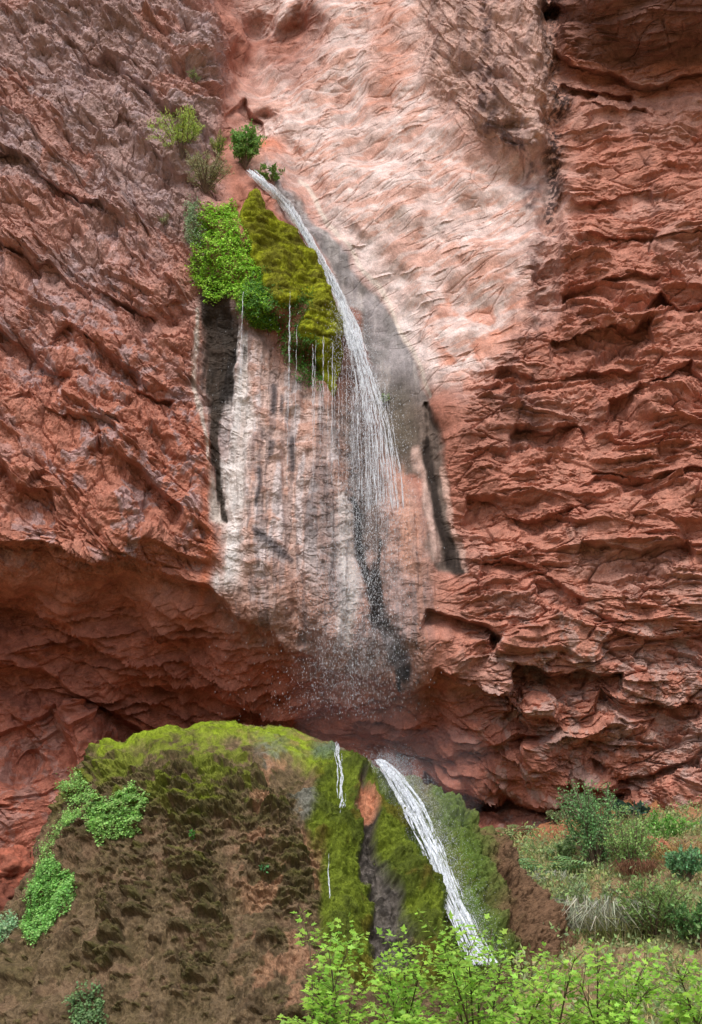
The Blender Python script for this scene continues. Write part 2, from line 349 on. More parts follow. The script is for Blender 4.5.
add_band([(255, 350, 12), (262, 450, 16), (255, 560, 12)], -.25, .9); add_band([(325, 400, 14), (322, 520, 18), (335, 640, 16)], -.3, .9)
add_band([(290, 420, 7), (292, 540, 9), (300, 640, 6)], .2, .9); add_band([(360, 480, 10), (366, 560, 8), (398, 650, 6)], .3, .9)
add_band([(425, 405, 2), (430, 430, 4), (438, 480, 9), (452, 560, 9)], .3, .95)
add_band([(75, 715, 12), (82, 745, 13), (84, 775, 12)], -.8, .5)
add_band([(115, 708, 20), (150, 722, 26), (190, 728, 20)], .7, .6)
add_band([(536, 690, 10), (541, 730, 12), (536, 775, 12)], -.5, .6)
# moss bulges: real tufa shelves that the mats grow on
add_band([(222, 205, 16), (228, 240, 26), (238, 270, 34), (262, 290, 26)], -.75, .7)
add_band([(262, 200, 12), (288, 245, 24), (308, 300, 22), (322, 350, 14)], -.55, .7)
# holes under the right foot of the cliff
for (x, y, r, dp) in [(560, 800, 14, 1.2), (545, 812, 10, 1.0), (588, 795, 12, 1.3), (500, 806, 16, .9), (612, 790, 8, 1.), (601, 768, 5, .6), (570, 780, 6, .5), (585, 250, 5, .3), (520, 690, 9, .5), (495, 640, 8, .4), (556, 18, 9, 1.2), (500, 80, 8, .3), (515, 130, 9, .4), (30, 700, 9, .4), (20, 760, 10, .5), (120, 590, 8, .3), (600, 755, 5, .5), (494, 506, 6, .4)]:
    Yb = Yb+dp*np.exp(-((UU-x)**2/(1.6*r*r)+(VV-y)**2/(.7*r*r)))
P0 = at(U, V, Yb)
def normals(P):
    a = np.gradient(P, axis=1); b = np.gradient(P, axis=0); n = np.cross(a, b); n /= np.linalg.norm(n, axis=-1)[..., None]+1e-9
    return n
def smooth_n(N, k=6):
    for _ in range(2):
        for ax in (0, 1):
            c = np.cumsum(np.concatenate([np.repeat(np.take(N, [0], ax), k+1, ax), N, np.repeat(np.take(N, [-1], ax), k, ax)], ax), ax)
            n = N.shape[ax]; N = (np.take(c, np.arange(2*k+1, 2*k+1+n), ax)-np.take(c, np.arange(0, n), ax))/(2*k+1)
    return N/(np.linalg.norm(N, axis=-1)[..., None]+1e-9)
NB = normals(P0)
if NB[400, 400, 1] > 0: NB = -NB
NB = smooth_n(NB, 16); NB = NB+np.array([0, -.35, 0]); NB /= np.linalg.norm(NB, axis=-1)[..., None]
# region weights
slab_poly = [(232, -80), (262, 60), (250, 110), (262, 165), (290, 178), (340, 232), (392, 310), (425, 385), (465, 388), (500, 360), (530, 310), (552, 230), (545, 150), (500, 165), (470, 150), (440, 95), (430, -80)]
slab = polymask(UU+wv*1.1, VV+wu*.9, slab_poly, 32)
chute_poly = [(268, 170), (300, 195), (330, 228), (372, 285), (408, 340), (428, 400), (450, 480), (462, 575), (430, 560), (420, 480), (390, 470), (380, 400), (355, 320), (318, 250), (280, 200)]
chute = polymask(UU, VV, chute_poly, 4)
curtain_poly = [(200, 300), (240, 300), (300, 380), (345, 400), (400, 470), (430, 520), (440, 600), (425, 700), (330, 680), (260, 640), (215, 600), (210, 470)]
curtain = polymask(UU+wv*.5, VV, curtain_poly, 18)
rightm = ss(430, 500, UU+(VV-400)*.02)*(1-slab)
rib = polymask(UU, VV, [(400, -80), (420, 60), (455, 120), (500, 165), (545, 155), (560, 60), (545, -80)], 14)
leftm = (1-ss(200, 235, UU))*(1-ss(545, 600, VV+(120-UU)*.1))
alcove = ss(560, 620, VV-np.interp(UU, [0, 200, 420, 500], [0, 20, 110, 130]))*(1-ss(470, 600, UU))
# displacement
def rot(P, deg):
    a = math.radians(deg); c, s = math.cos(a), math.sin(a)
    return np.stack([P[..., 0]*c+P[..., 2]*s, P[..., 1], -P[..., 0]*s+P[..., 2]*c], -1)
wrp = np.stack([fbm(P0*.45, 51, 2), fbm(P0*.45+9, 52, 2), fbm(P0*.45+19, 53, 2)], -1)
wr2 = np.stack([fbm(P0*2.2, 54, 3), fbm(P0*2.2+9, 55, 3), fbm(P0*2.2+19, 56, 3)], -1)*.025
Pw = P0+wrp*.35+wr2; Pw2 = P0+wrp*.12+wr2*.7
def flat(P): return P[..., 0], P[..., 2]-.8*(P[..., 1]-29)
fx, fz = flat(Pw); gx2, gz2 = flat(Pw2)
def rblk(x, z, deg, sx, sz, seed, **k):
    a = math.radians(deg); return block((x*math.cos(a)+z*math.sin(a))/sx, (-x*math.sin(a)+z*math.cos(a))/sz, seed, **k)
fL1 = rblk(fx, fz, -40, 1.9, 1.1, 1, K=1.3, tilt=.55); fL2 = rblk(gx2, gz2, -58, .85, .42, 2, K=1.2, tilt=.6); fL3 = rblk(gx2, gz2, -30, .30, .17, 3, K=1.1, tilt=.7)
fL4 = rblk(gx2, gz2, -70, .13, .09, 4, K=1., tilt=.8)
fR1 = rblk(fx, fz, 4, 2.0, .85, 5, K=1.5, tilt=.5); fR2 = rblk(gx2, gz2, 8, .85, .48, 6, K=1.3, tilt=.55); fR3 = rblk(gx2, gz2, -8, .33, .24, 7, K=1.1, tilt=.7)
fR4 = rblk(gx2, gz2, 20, .15, .08, 8, K=1., tilt=.8)
n1 = fbm(P0*.5, 60, 3, .45); n2 = fbm(P0*6, 70, 4, .65); nr = fbm(rot(P0, 25)*np.array([.9, 1, 3.2]), 80, 5, .6)
rdg = fbm(P0*1.3+5, 90, 5, .55, True)
brk = ss(-.2, .25, fbm(P0*.5+40, 95, 3)); brk2 = ss(-.1, .3, fbm(P0*.8+60, 96, 3))
brk3 = ss(-.25, .1, fbm(P0*1.3+80, 97, 3))
cl1 = chip(gx2, gz2, -38, 1.5, .75, 21, .5, .05); cl2 = chip(gx2, gz2, -50, .6, .32, 22, .45, .08); cl3 = chip(gx2, gz2, -30, .26, .15, 23, .5, .18); cl4 = chip(gx2, gz2, -45, .11, .07, 24, .6, .4)
cr1 = chip(gx2, gz2, 3, 1.5, .5, 25, .5, .05); cr2 = chip(gx2, gz2, 8, .62, .24, 26, .4, .08); cr3 = chip(gx2, gz2, -6, .27, .12, 27, .5, .2); cr4 = chip(gx2, gz2, 6, .12, .06, 28, .6, .4)
def crack(deg, sx, sz, seed, w):
    q = rot(Pw2, deg)*np.array([1/sx, .6/sx, 1/sz]); return -np.exp(-(facet(q, seed)[..., 2]/w)**2)
kl1 = crack(-50, 1.3, .7, 41, .045); kl2 = crack(-35, .5, .3, 42, .07); kr1 = crack(6, 1.5, .55, 43, .04); kr2 = crack(-4, .55, .24, 44, .07)
grain = fbm(P0*11, 99, 2, .7)
rough_l = fL1[..., 0]*.48+fL2[..., 0]*.22+fL3[..., 0]*.085+fL4[..., 0]*.03+n1*.4+n2*.03+grain*.014+cl1*.22+cl2*.16*(.3+brk2)+cl3*.08*(.3+brk3)+cl4*.035+kl1*.10+kl2*.05*brk3
rough_r = fR1[..., 0]*.42+fR2[..., 0]*.17*(.3+brk)+fR3[..., 0]*.055*(.2+brk2)+fR4[..., 0]*.03*brk+n1*.35+n2*.02+grain*.010+cr1*.28+cr2*.18*(.15+brk)+cr3*.09*(.1+brk3)+cr4*.03*(.2+brk2)+kr1*.13*(.4+brk2)+kr2*.07*(.2+brk3)
sm_ = 1-.45*ss(270, 210, VV); rough_r = n1*.3*(1-sm_)+rough_r*sm_
shelf = rblk(gx2, gz2, 22, 1.6, .22, 14, K=.8, tilt=.4); shelf2 = rblk(gx2, gz2, 35, .6, .11, 15, K=.8, tilt=.5)
rough_s = n1*.42+n2*.004+grain*.005+fL2[..., 0]*.015+chip(gx2, gz2, 24, .8, .16, 31, .08, .12)*.07*brk3+chip(gx2, gz2, 32, .32, .09, 32, .16, .3)*.04*brk+crack(28, 1.9, .40, 46, .05)*.035*brk2+crack(55, 1.6, .9, 47, .03)*.05*brk
drip = fbm(P0*np.array([2.4, 1., .26]), 101, 4, .5); scal = fbm(P0*np.array([1.6, 1, 2.2]), 103, 4, .5)
rough_c = drip*.16+scal*.08+n2*.016+fR2[..., 0]*.03+cr3*.025*brk3+cr4*.015+kl2*.03*brk
rough_a = fL1[..., 0]*.30+nr*.05+n1*.4+n2*.02+fR2[..., 0]*.14+fR3[..., 0]*.05+cr1*.3+cl1*.25+cl2*.16*brk3+cr3*.08*brk2+kl1*.025
flute = fbm(rot(P0, -12)*np.array([3.2, 1, .5]), 98, 4, .55)
rough_b = flute*.12+fL2[..., 0]*.16+fL3[..., 0]*.05+n2*.02+n1*.35+cl2*.10+cl4*.03+kl1*.06
D = rough_l*leftm+rough_r*np.clip(rightm-leftm, 0, 1)
rest = np.clip(1-leftm-rightm, 0, 1); D += rest*rough_s
D = lerp(D, rough_a, alcove); D = lerp(D, rough_s, slab*(1-alcove)); D = lerp(D, rough_c, curtain); D = lerp(D, rough_b, rib)
lip = ss(600, 700, VV)*rightm*(1-alcove); D += lip*(rdg*.12+n1*.2)
D = D*(1-.6*chute)+chute*(n1*.1+drip*.06)
P1 = P0+NB*D[..., None]
NC = normals(P1)
if NC[400, 400, 1] > 0: NC = -NC
# colours (the rock's own: red sandstone, pale washed slab, grey wet tufa, lime streaks, mineral varnish; plus shade painted under the top right roof)
c = np.zeros(U.shape+(3,))+srgb(176, 112, 95)
pat = ss(-.35, .45, fbm(P0*.55+3, 120, 4, .6)); fine = ss(-.4, .4, fbm(P0*2.4+7, 130, 4, .6))
c = mixc(c, srgb(166, 134, 129), leftm*(1-ss(180, 420, V+60*n1))*.85)
c = mixc(c, srgb(172, 106, 86), leftm*ss(260, 460, V)*.5)
c = mixc(c, srgb(172, 142, 142), leftm*ss(.52, .62, fL2[..., 1])*ss(.3, .7, fine)*.65)      # mauve faces
c = mixc(c, srgb(178, 116, 98), leftm*ss(.72, .8, fL1[..., 1])*.5)
c = mixc(c, srgb(188, 126, 108), rightm*pat*.6); c = mixc(c, srgb(184, 138, 126), rightm*ss(.7, .78, fR1[..., 1])*.5)
c = mixc(c, srgb(166, 102, 84), rightm*(1-fine)*.35)
c = mixc(c, srgb(218, 188, 176), slab*.95)
stre = ss(-.15, .35, fbm(rot(P0, 32)*np.array([.5, .6, 2.4]), 140, 5, .6))
c = mixc(c, srgb(210, 154, 132), slab*stre*.7)
c = mixc(c, srgb(236, 214, 204), slab*ss(.1, .4, nr)*.6)
c = mixc(c, srgb(186, 116, 92), slab*band(UU, VV, [(370, -40, 14), (392, 60, 18), (378, 110, 10)], .9)*.6)
c = mixc(c, srgb(206, 128, 96), slab*ss(240, 330, V)*ss(-.1, .3, fbm(P0*1.1, 141, 4))*.7*ss(415, 450, U))
c = mixc(c, srgb(240, 222, 214), band(UU, VV, [(330, 215, 12), (385, 285, 15), (425, 375, 16)], .9)*slab*.8)
c = mixc(c, srgb(158, 96, 80), band(UU, VV, [(228, 60, 12), (262, 50, 16), (290, 55, 26), (308, 20, 20)], .8)*.8)
c = mixc(c, srgb(200, 112, 80), band(UU, VV, [(262, 160, 8), (285, 152, 8)], .9)*.8)
c = mixc(c, srgb(196, 154, 142), rib*.85); c = mixc(c, srgb(130, 102, 98), rib*ss(.05, .45, flute)*.45)
var = ss(-.1, .3, fbm(P0*np.array([3., 2, .6]), 150, 4, .6))
c = mixc(c, srgb(62, 46, 46), band(UU, VV, [(545, -60, 12), (556, 20, 16), (552, 60, 9), (553, 120, 7), (556, 180, 8), (553, 235, 4)], .8)*ss(-.25, .25, n2+n1)*.9)
c = mixc(c, srgb(96, 72, 72), band(UU, VV, [(486, -40, 7), (484, 60, 8), (492, 130, 10), (530, 160, 10), (532, 200, 6)], .9)*fine*.8)
c = mixc(c, srgb(98, 64, 60), band(UU, VV, [(535, 210, 10), (525, 330, 18), (520, 420, 20)], .95)*fine*.7*(1-.6*slab))
c = mixc(c, srgb(104, 72, 64), polymask(UU, VV, [(560, -60), (562, 50), (600, 66), (720, 64), (720, -60)], 8)*.7)  # overhang roof: its shade painted in as a darker tone
for ln in [[(640, 110, 5), (650, 200, 7), (660, 260, 3)], [(570, 300, 4), (590, 360, 7), (596, 420, 4)]]: c = mixc(c, srgb(120, 76, 68), band(UU, VV, ln, .9)*fine*.55)
c = mixc(c, srgb(150, 92, 76), polymask(UU, VV, [(395, 388), (505, 380), (500, 470), (455, 520), (430, 480)], 12)*.5)
# lower cliff: lime bloom patches
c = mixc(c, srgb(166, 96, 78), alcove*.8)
bloom = ss(.12, .3, fbm(P0*1.6+77, 160, 5, .65)); c = mixc(c, srgb(176, 160, 156), bloom*ss(560, 640, V)*.35*(1-curtain)*ss(420, 520, U))
c = mixc(c, srgb(160, 140, 136), bloom*ss(700, 740, V)*.3*(1-ss(60, 150, U)))
# curtain
cc = np.zeros_like(c)+srgb(200, 162, 152)
cc = mixc(cc, srgb(208, 190, 184), ss(-.05, .3, drip)*.9); cc = mixc(cc, srgb(178, 122, 102), ss(.05, .3, scal)*.55)
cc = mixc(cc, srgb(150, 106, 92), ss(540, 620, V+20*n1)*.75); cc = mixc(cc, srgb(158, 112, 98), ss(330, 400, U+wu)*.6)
drk = ss(.18, .32, fbm(P0*np.array([3.5, 1, .45])+11, 170, 4, .6)); cc = mixc(cc, srgb(112, 102, 102), drk*.5)
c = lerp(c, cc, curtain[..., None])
def streak(col_, pts, k=.9, soft=.6, nz=.0):
    global c
    m = band(U+wu*.55+drip*nz, V, pts, soft); c = mixc(c, srgb(*col_), m*k)
streak((204, 182, 172), [(194, 310, 2), (195, 360, 4), (200, 420, 3), (206, 470, 3), (216, 520, 5)], .85, .7, 5)
streak((210, 208, 206), [(228, 470, 8), (232, 540, 11), (224, 580, 9)], .7, .95, 10)
streak((206, 200, 196), [(240, 330, 4), (244, 420, 8), (238, 500, 9)], .8, .8, 8)
streak((190, 110, 84), [(205, 470, 4), (206, 560, 5), (200, 600, 4)], .8, .8, 3)
streak((52, 42, 35), [(216, 300, 20), (222, 350, 19), (224, 400, 13), (216, 440, 7), (218, 480, 5), (222, 520, 3)], .96, .35, 8)
streak((34, 30, 28), [(238, 350, 5), (232, 400, 6)], .8, .6, 8)
for ln in [[(274, 385, 3), (273, 410, 3)], [(262, 470, 3), (262, 505, 2)], [(281, 395, 2), (282, 410, 2)], [(292, 440, 3), (292, 470, 2)], [(270, 440, 3), (271, 452, 3)], [(258, 530, 3), (272, 545, 5), (290, 560, 3)]]:
    streak((64, 60, 64), ln, .8, .8, 2)
streak((112, 104, 104), [(318, 470, 10), (326, 540, 14), (345, 600, 10)], .6, .9, 10)
streak((206, 200, 196), [(340, 500, 6), (352, 580, 9), (350, 640, 6)], .6, .9, 8)
chcol = np.zeros_like(c)+srgb(146, 140, 140)
chcol = mixc(chcol, srgb(176, 168, 164), ss(-.1, .3, drip)*.6); chcol = mixc(chcol, srgb(92, 92, 88), ss(-.1, .25, fbm(P0*np.array([2., 1, .8]), 175, 4))*.5*(1-ss(380, 420, U)))
chcol = mixc(chcol, srgb(104, 84, 74), ss(370, 410, V+10*n1)*.9)
c = lerp(c, chcol, (chute*.97)[..., None])
streak((224, 206, 190), [(300, 178, 2), (330, 222, 2), (378, 285, 2.5), (412, 345, 2.5), (430, 396, 2)], .8, .7)
streak((92, 80, 68), [(388, 400, 18), (398, 440, 18)], .75, .8, 8)
streak((70, 60, 54), [(340, 330, 22), (352, 400, 22), (362, 460, 20), (366, 540, 14)], .75, .8, 12)
streak((28, 26, 25), [(352, 500, 4), (362, 550, 5), (372, 590, 6), (384, 625, 8), (396, 655, 8), (404, 688, 4)], .95, .5, 7)
streak((36, 32, 30), [(378, 540, 3), (376, 600, 4)], .9, .6, 6)
streak((44, 34, 30), [(428, 440, 3), (436, 490, 5), (446, 530, 5), (456, 575, 4)], .92, .5, 5)
streak((214, 176, 160), [(418, 450, 4), (428, 500, 5), (440, 560, 4)], .7, .8, 5)
streak((218, 176, 158), [(446, 470, 2), (456, 530, 3), (462, 572, 2)], .7, .8, 4)
streak((196, 140, 120), [(392, 470, 10), (402, 520, 10), (410, 570, 8)], .7, .9, 8)
streak((150, 140, 140), [(395, 580, 14), (402, 640, 12), (370, 660, 18)], .45, .9, 10)
streak((58, 44, 34), [(262, 330, 16), (300, 390, 10)], .5, .9, 5)
nr_, nc_ = U.shape
cliff = mesh_obj('cliff', P1.reshape(-1, 3), gridfaces(nr_, nc_)[:, ::-1], M_ROCK, None, c.reshape(-1, 3), smooth=False)
tag(cliff, 'tall red sandstone canyon wall with pale washed slab, lime streaked curtain and dark hollow at its foot', kind='structure')
del fL1, fL3, fL4, fR4, fR1, fR2, fR3, nr, rdg, cc, chcol, wrp, Pw, Pw2, stre, rough_l, rough_r, rough_a
def cidx(px, py):
    return np.interp(px, gx, np.arange(len(gx))), np.interp(py, gy, np.arange(len(gy)))
def on_cliff(px, py):
    i, j = cidx(px, py); return bil(P1, i, j), bil(NB, i, j)

# ================================================================== THE MOUND
prof = [(726, 226, 262, .25), (729, 196, 290, .8), (734, 160, 312, 1.1), (741, 122, 336, 1.5), (750, 104, 360, 1.9), (765, 95, 395, 2.4), (785, 83, 432, 2.8), (805, 74, 462, 3.1),
        (830, 60, 490, 3.4), (860, 44, 512, 3.7), (900, 24, 540, 4.1), (940, 4, 566, 4.5), (985, -22, 592, 4.9), (1024, -48, 615, 5.2), (1100, -90, 650, 5.8), (1300, -170, 720, 7.0)]
YM = 22.0
pr = np.array(prof, float)
rowpy = np.concatenate([np.linspace(724.6, 735, 26)[:-1], np.arange(735, 1045, .95), np.linspace(1045, 1300, 40)])
prow = np.interp(rowpy, pr[:, 0], np.arange(len(pr)))
def smoothcol(k):
    v = np.interp(rowpy, pr[:, 0], pr[:, k]); kk = np.ones(15)/15
    return np.convolve(np.pad(v, 7, 'edge'), kk, 'valid')
lp, rp, dp_ = smoothcol(1), smoothcol(2), smoothcol(3)
lp = lp-8*ss(735, 760, rowpy)+8*ss(800, 860, rowpy)
s0 = np.clip((rowpy-724.6)/3.0, 0, 1)**.5
mid = (lp+rp)/2; lp = mid-(mid-lp)*s0; rp = mid+(rp-mid)*s0; dp_ = dp_*s0
th = np.concatenate([np.linspace(0, math.pi, 860), np.linspace(math.pi, 2*math.pi, 120)[1:-1]])
# even spacing across the front face
th[:860] = np.arccos(np.clip(1-2*np.linspace(0, 1, 860), -1, 1))*.55+np.linspace(0, math.pi, 860)*.45
Lw = at(lp, rowpy, YM); Rw = at(rp, rowpy, YM)
cx = (Lw[:, 0]+Rw[:, 0])/2; hw = (Rw[:, 0]-Lw[:, 0])/2; zz = at((lp+rp)/2, rowpy, YM-.8*dp_)[:, 2]
sy = np.sign(np.sin(th))*np.abs(np.sin(th))**.85
M0 = np.stack([cx[:, None]-hw[:, None]*np.cos(th)[None], YM-dp_[:, None]*sy[None], zz[:, None]+0*th[None]], -1)
MN = normals(M0)
if MN[200, 430, 1] > 0: MN = -MN
MN = smooth_n(MN, 5)
mu_, mv_ = proj(M0)
front = (np.sin(th) > -.05)[None]*np.ones((len(rowpy), 1))
q = np.stack([mu_/50, mv_/50, 0*mu_+3], -1); wob = fbm(q, 200, 5, .6)*10; MU, MV = mu_+wob, mv_+fbm(q+9, 201, 5, .6)*8
def hummock(s, t, su, sv, seed, dens):
    x = s/su; y = t/sv; i = np.floor(x).astype(np.int32); j = np.floor(y).astype(np.int32)
    best = np.zeros(s.shape, np.float32); top = np.zeros(s.shape, np.float32)
    for a in (-1, 0, 1):
        for b in (-1, 0, 1):
            h = _h(i+a, j+b, 0*i, seed); r = .42+.45*_f(h, 3)
            dx = (x-(i+a+.5+.8*(_f(h)-.5)))/r; dz = (y-(j+b+.5+.8*(_f(h, 1)-.5)))/r
            g = ss(1.1, -.5, dz)*ss(-.95, -.7, dz+.25*dx*dx)*np.clip(1-dx*dx, 0, 1)**.6
            on = (_f(h, 4) < dens)*(.5+.6*_f(h, 5)); v = g*on
            m = v > best; best = np.where(m, v, best); top = np.where(m, dz, top)
    return best, top
arc = zz[:, None]*1.25+0*th[None]-dp_[:, None]*.0
tn1 = fbm(M0*.9, 210, 4, .55); tn2 = fbm(M0*5, 220, 4, .6); tst = fbm(M0*np.array([2.6, 2.6, .35]), 230, 5, .55); tf = fbm(M0*np.array([16, 16, 8.]), 240, 3, .6)
dens = np.clip(.06+.6*band(MU, MV, [(110, 770, 25), (150, 765, 30), (200, 790, 34)], .9)+.6*band(MU, MV, [(185, 790, 20), (195, 850, 16), (200, 920, 14), (196, 980, 14)], .9)
     +.6*band(MU, MV, [(250, 800, 24), (290, 870, 30)], .9)+.35*band(MU, MV, [(110, 850, 8), (105, 960, 12)], .9)+.3*band(MU, MV, [(140, 840, 14), (145, 900, 10)], .9), 0, .95)
dens = np.where(MU > 335, 0, dens)
ws = M0[..., 0]+tn2*.05; wt = arc+tn2*.04
h1, t1_ = hummock(ws, wt, .34, .26, 5, dens); h2, t2_ = hummock(ws+7, wt+3, .2, .15, 9, dens*.8); h3, t3_ = hummock(ws+2, wt+8, .11, .085, 15, np.clip(dens*1.2+.2*(MV < 830), 0, .9)*(MU < 335))
mossR = polymask(MU, MV, [(318, 748), (372, 762), (392, 775), (430, 815), (465, 850), (485, 900), (500, 960), (470, 990), (330, 990), (318, 880), (312, 800)], 7)
gstrk = band(MU, MV, [(362, 786, 5), (366, 812, 9), (372, 850, 9), (385, 895, 13), (395, 950, 20)], .4)
ridg = band(MU, MV, [(350, 770, 9), (400, 840, 10), (432, 900, 12), (440, 960, 12)], .9)+band(MU, MV, [(335, 830, 12), (342, 900, 14), (350, 960, 14)], .9)*.8
chan = band(MU, MV, [(378, 762, 7), (410, 795, 12), (434, 840, 14), (452, 890, 15), (470, 950, 16)], .8)
DM = tn1*.20+tst*.09+tn2*.02+tf*.03+.20*h1+.12*h2+.07*h3
DM = lerp(DM, tn1*.16+tst*.16+ridg*.28-.32*gstrk-.3*chan+tn2*.05+.06*h2, mossR)
rroots = polymask(MU, MV, [(430, 785), (480, 820), (560, 900), (600, 980), (500, 990), (470, 880)], 10)  # brown-red root area on the right flank of the mound
DM = lerp(DM, tn1*.3+tst*.2+tn2*.09+tf*.05, rroots*(1-mossR))
topb = ss(.86, .98, MN[..., 2])*0
capm = band(MU, MV, [(104, 756, 6), (130, 744, 9), (160, 740, 10), (200, 734, 10), (250, 735, 9), (290, 743, 10), (325, 758, 13)], .7)
DM *= lerp(.3, 1., ss(738, 785, mv_)); DM += capm*(.05+.05*ss(-.2, .3, fbm(M0*2.4, 250, 3)))
M1 = M0+MN*(DM*ss(0, 3, rowpy-724.6)[:, None])[..., None]
mc = np.zeros(mu_.shape+(3,))+srgb(104, 84, 60)
mc = mixc(mc, srgb(124, 98, 76), ss(-.2, .3, tst)*.6); mc = mixc(mc, srgb(74, 56, 40), ss(0, .4, tn2+tn1)*.6); mc = mixc(mc, srgb(134, 106, 80), ss(.1, .5, tf)*.5)
mc = mixc(mc, srgb(140, 106, 84), ss(.2, .4, fbm(M0*2.2+5, 260, 4))*.5)
mc = mixc(mc, srgb(74, 66, 36), ss(.2, .7, h1)*.5); mc = mixc(mc, srgb(84, 78, 38), ss(.2, .6, h3)*.5)
gtop = np.clip(band(MU, MV, [(180, 740, 30), (190, 790, 24), (195, 850, 14)], .9)+.25, 0, 1)*(1-ss(830, 900, MV)*.7)
mc = mixc(mc, srgb(116, 128, 30), ss(.25, .6, h1)*ss(-.5, .1, t1_)*gtop*.85*(MU < 320))
patchy = ss(.0, .25, fbm(M0*2.4+44, 282, 4))*ss(840, 770, MV)*(MU < 250); mc = mixc(mc, srgb(112, 124, 38), patchy*.75)
mc = mixc(mc, srgb(128, 122, 112), band(MU, MV, [(272, 755, 14), (300, 775, 18), (308, 810, 10)], .8)*ss(-.2, .2, tn2+tn1)*.8)
mc = mixc(mc, srgb(186, 132, 104), ss(.18, .32, fbm(M0*1.7+15, 262, 4))*.5*ss(220, 260, MU)*(1-ss(310, 330, MU)))
mossc = np.zeros_like(mc)+srgb(104, 118, 36); mossc = mixc(mossc, srgb(68, 78, 28), ss(-.1, .35, tst+tn1*.5)*.7); mossc = mixc(mossc, srgb(110, 84, 34), ss(.05, .35, fbm(M0*1.4+50, 270, 4))*.55)
mc = lerp(mc, mossc, (mossR*.97)[..., None]); 
capn = ss(-.25, .1, fbm(M0*2.6+4, 280, 4))
mc = mixc(mc, srgb(130, 148, 38), capm*(.45+.55*capn)*.95)
mc = mixc(mc, srgb(104, 96, 92), gstrk*.95); mc = mixc(mc, srgb(52, 48, 44), gstrk*ss(0, .3, tn2)*.8); mc = mixc(mc, srgb(206, 138, 104), band(MU, MV, [(363, 790, 6), (367, 806, 9)], .5))
mc = mixc(mc, srgb(118, 84, 64), rroots*(1-mossR)*.8); mc = mixc(mc, srgb(84, 112, 44), band(MU, MV, [(440, 800, 10), (470, 850, 16), (485, 900, 16), (500, 950, 14)], .8)*.8)
mc = mixc(mc, srgb(96, 112, 96), band(mu_, MV, [(318, 752, 6), (333, 752, 8)], .8)*.8); mc = mixc(mc, srgb(96, 118, 60), chan*.5)
mound = empty('travertine_mound', (cx[200], YM, 0))
tag(mound, 'tall bell-shaped brown travertine mound under the waterfall, bright moss over its crown and right flank', 'rock mound')
OM = np.array(mound.location)
mesh_obj('mound_body', (M1-OM).reshape(-1, 3), [gridfaces(len(rowpy), len(th), wrap=True), ], M_TUFA, mound, mc.reshape(-1, 3), smooth=False)
vis = front.astype(bool)
# fuzzy moss: tufts of short blades over the green parts
def tufts(name, mask, n, size, basecol, parent, droop=.3, mat=None, colvar=.35, Pg=None, Ng=None, off=None):
    Pg = M1 if Pg is None else Pg; Ng = MN if Ng is None else Ng
    w = np.clip(mask, 0, 1).ravel().astype(float); k = RNG.choice(len(w), n, p=w/w.sum())
    p = Pg.reshape(-1, 3)[k]+RNG.normal(0, .008, (n, 3)); nn = Ng.reshape(-1, 3)[k]
    d = nn+rdir(n)*.7; d[:, 2] -= droop
    A = Acc(); A.leaves(p-nn*.01, d, rdir(n), RNG.uniform(.6, 1.4, n)*size, BLADE[0] if size > .5 else [(0, -.14, 0), (0, .14, 0), (1, 0, 0)], BLADE[1] if size > .5 else [(0, 1, 2)], jcol(basecol, n, colvar, .15) if np.ndim(basecol) == 1 else basecol.reshape(-1, 3)[k]*(1+RNG.uniform(-.35, .35, (n, 1))))
    return A.build(name, mat or M_TUFT, parent)
inview = (mu_ > -10) & (mu_ < 712) & (mv_ < 1034) & vis
tufts('moss_drape', mossR*(1-gstrk)*inview, 30000, .038, mossc*1.15, mound, .5)
tufts('moss_crown', capm*inview, 14000, .028, mc*1.1, mound, .3)
tufts('root_fringe', (1-mossR)*(1-capm)*(1-rroots*.5)*inview*(.25+h1), 40000, .022, mc, mound, .5)
def mound_pts(mask, n):
    w = (np.clip(mask, 0, 1)*vis).ravel().astype(float); k = RNG.choice(len(w), n, p=w/w.sum()); return M1.reshape(-1, 3)[k], MN.reshape(-1, 3)[k]
def cliff_pts(mask, n):
    w = np.clip(mask, 0, 1).ravel().astype(float); k = RNG.choice(len(w), n, p=w/w.sum()); return P1.reshape(-1, 3)[k], NB.reshape(-1, 3)[k]

# ================================================================== FERN MATS AND MOSS
def fern_mat(name, label, pts, n, size, colr, thick=.15, tmpl=ROUND, cat='fern', group=None, droop=.5, fronds=None):
    p, nn = pts
    b = p.mean(0); n = int(n*2.6); kk = RNG.integers(0, len(p), n); p = p[kk]+rdir(n)*.02; nn = nn[kk]
    lay = RNG.uniform(0, 1, (n, 1))**.7; clump = fbm(p*4, 300, 3)[:, None]
    q = p+nn*(lay*thick*(1+clump*.9)); q = q+rdir(n)*min(thick*.15, .03)
    d = nn*.6+rdir(n)*.8; d[:, 2] -= droop; up = nn*.7+rdir(n)*.5; up[:, 2] += .8
    A = Acc(); A.leaves(q, d, up, RNG.uniform(.6, 1.3, n)*size*.58, tmpl[0], tmpl[1], jcol(colr, n, .35, .12)*(.85+.3*lay))
    o = A.build(name, M_LEAF); return tag(o, label, cat, group)
def cm(poly, soft=6): return polymask(UU, VV, poly, soft)
def mm(poly, soft=4): return polymask(mu_+wob*.3, mv_, poly, soft)*inview
G1 = srgb(158, 200, 74)
fern_mat('maidenhair_fern', 'large bright green fern mat draped left of the upper waterfall above the black drip hollow',
   cliff_pts(cm([(228, 195), (243, 205), (250, 250), (275, 300), (284, 330), (262, 326), (236, 296), (204, 302), (196, 285), (204, 240), (212, 210)]), 7000), 7000, .085, G1, .12)
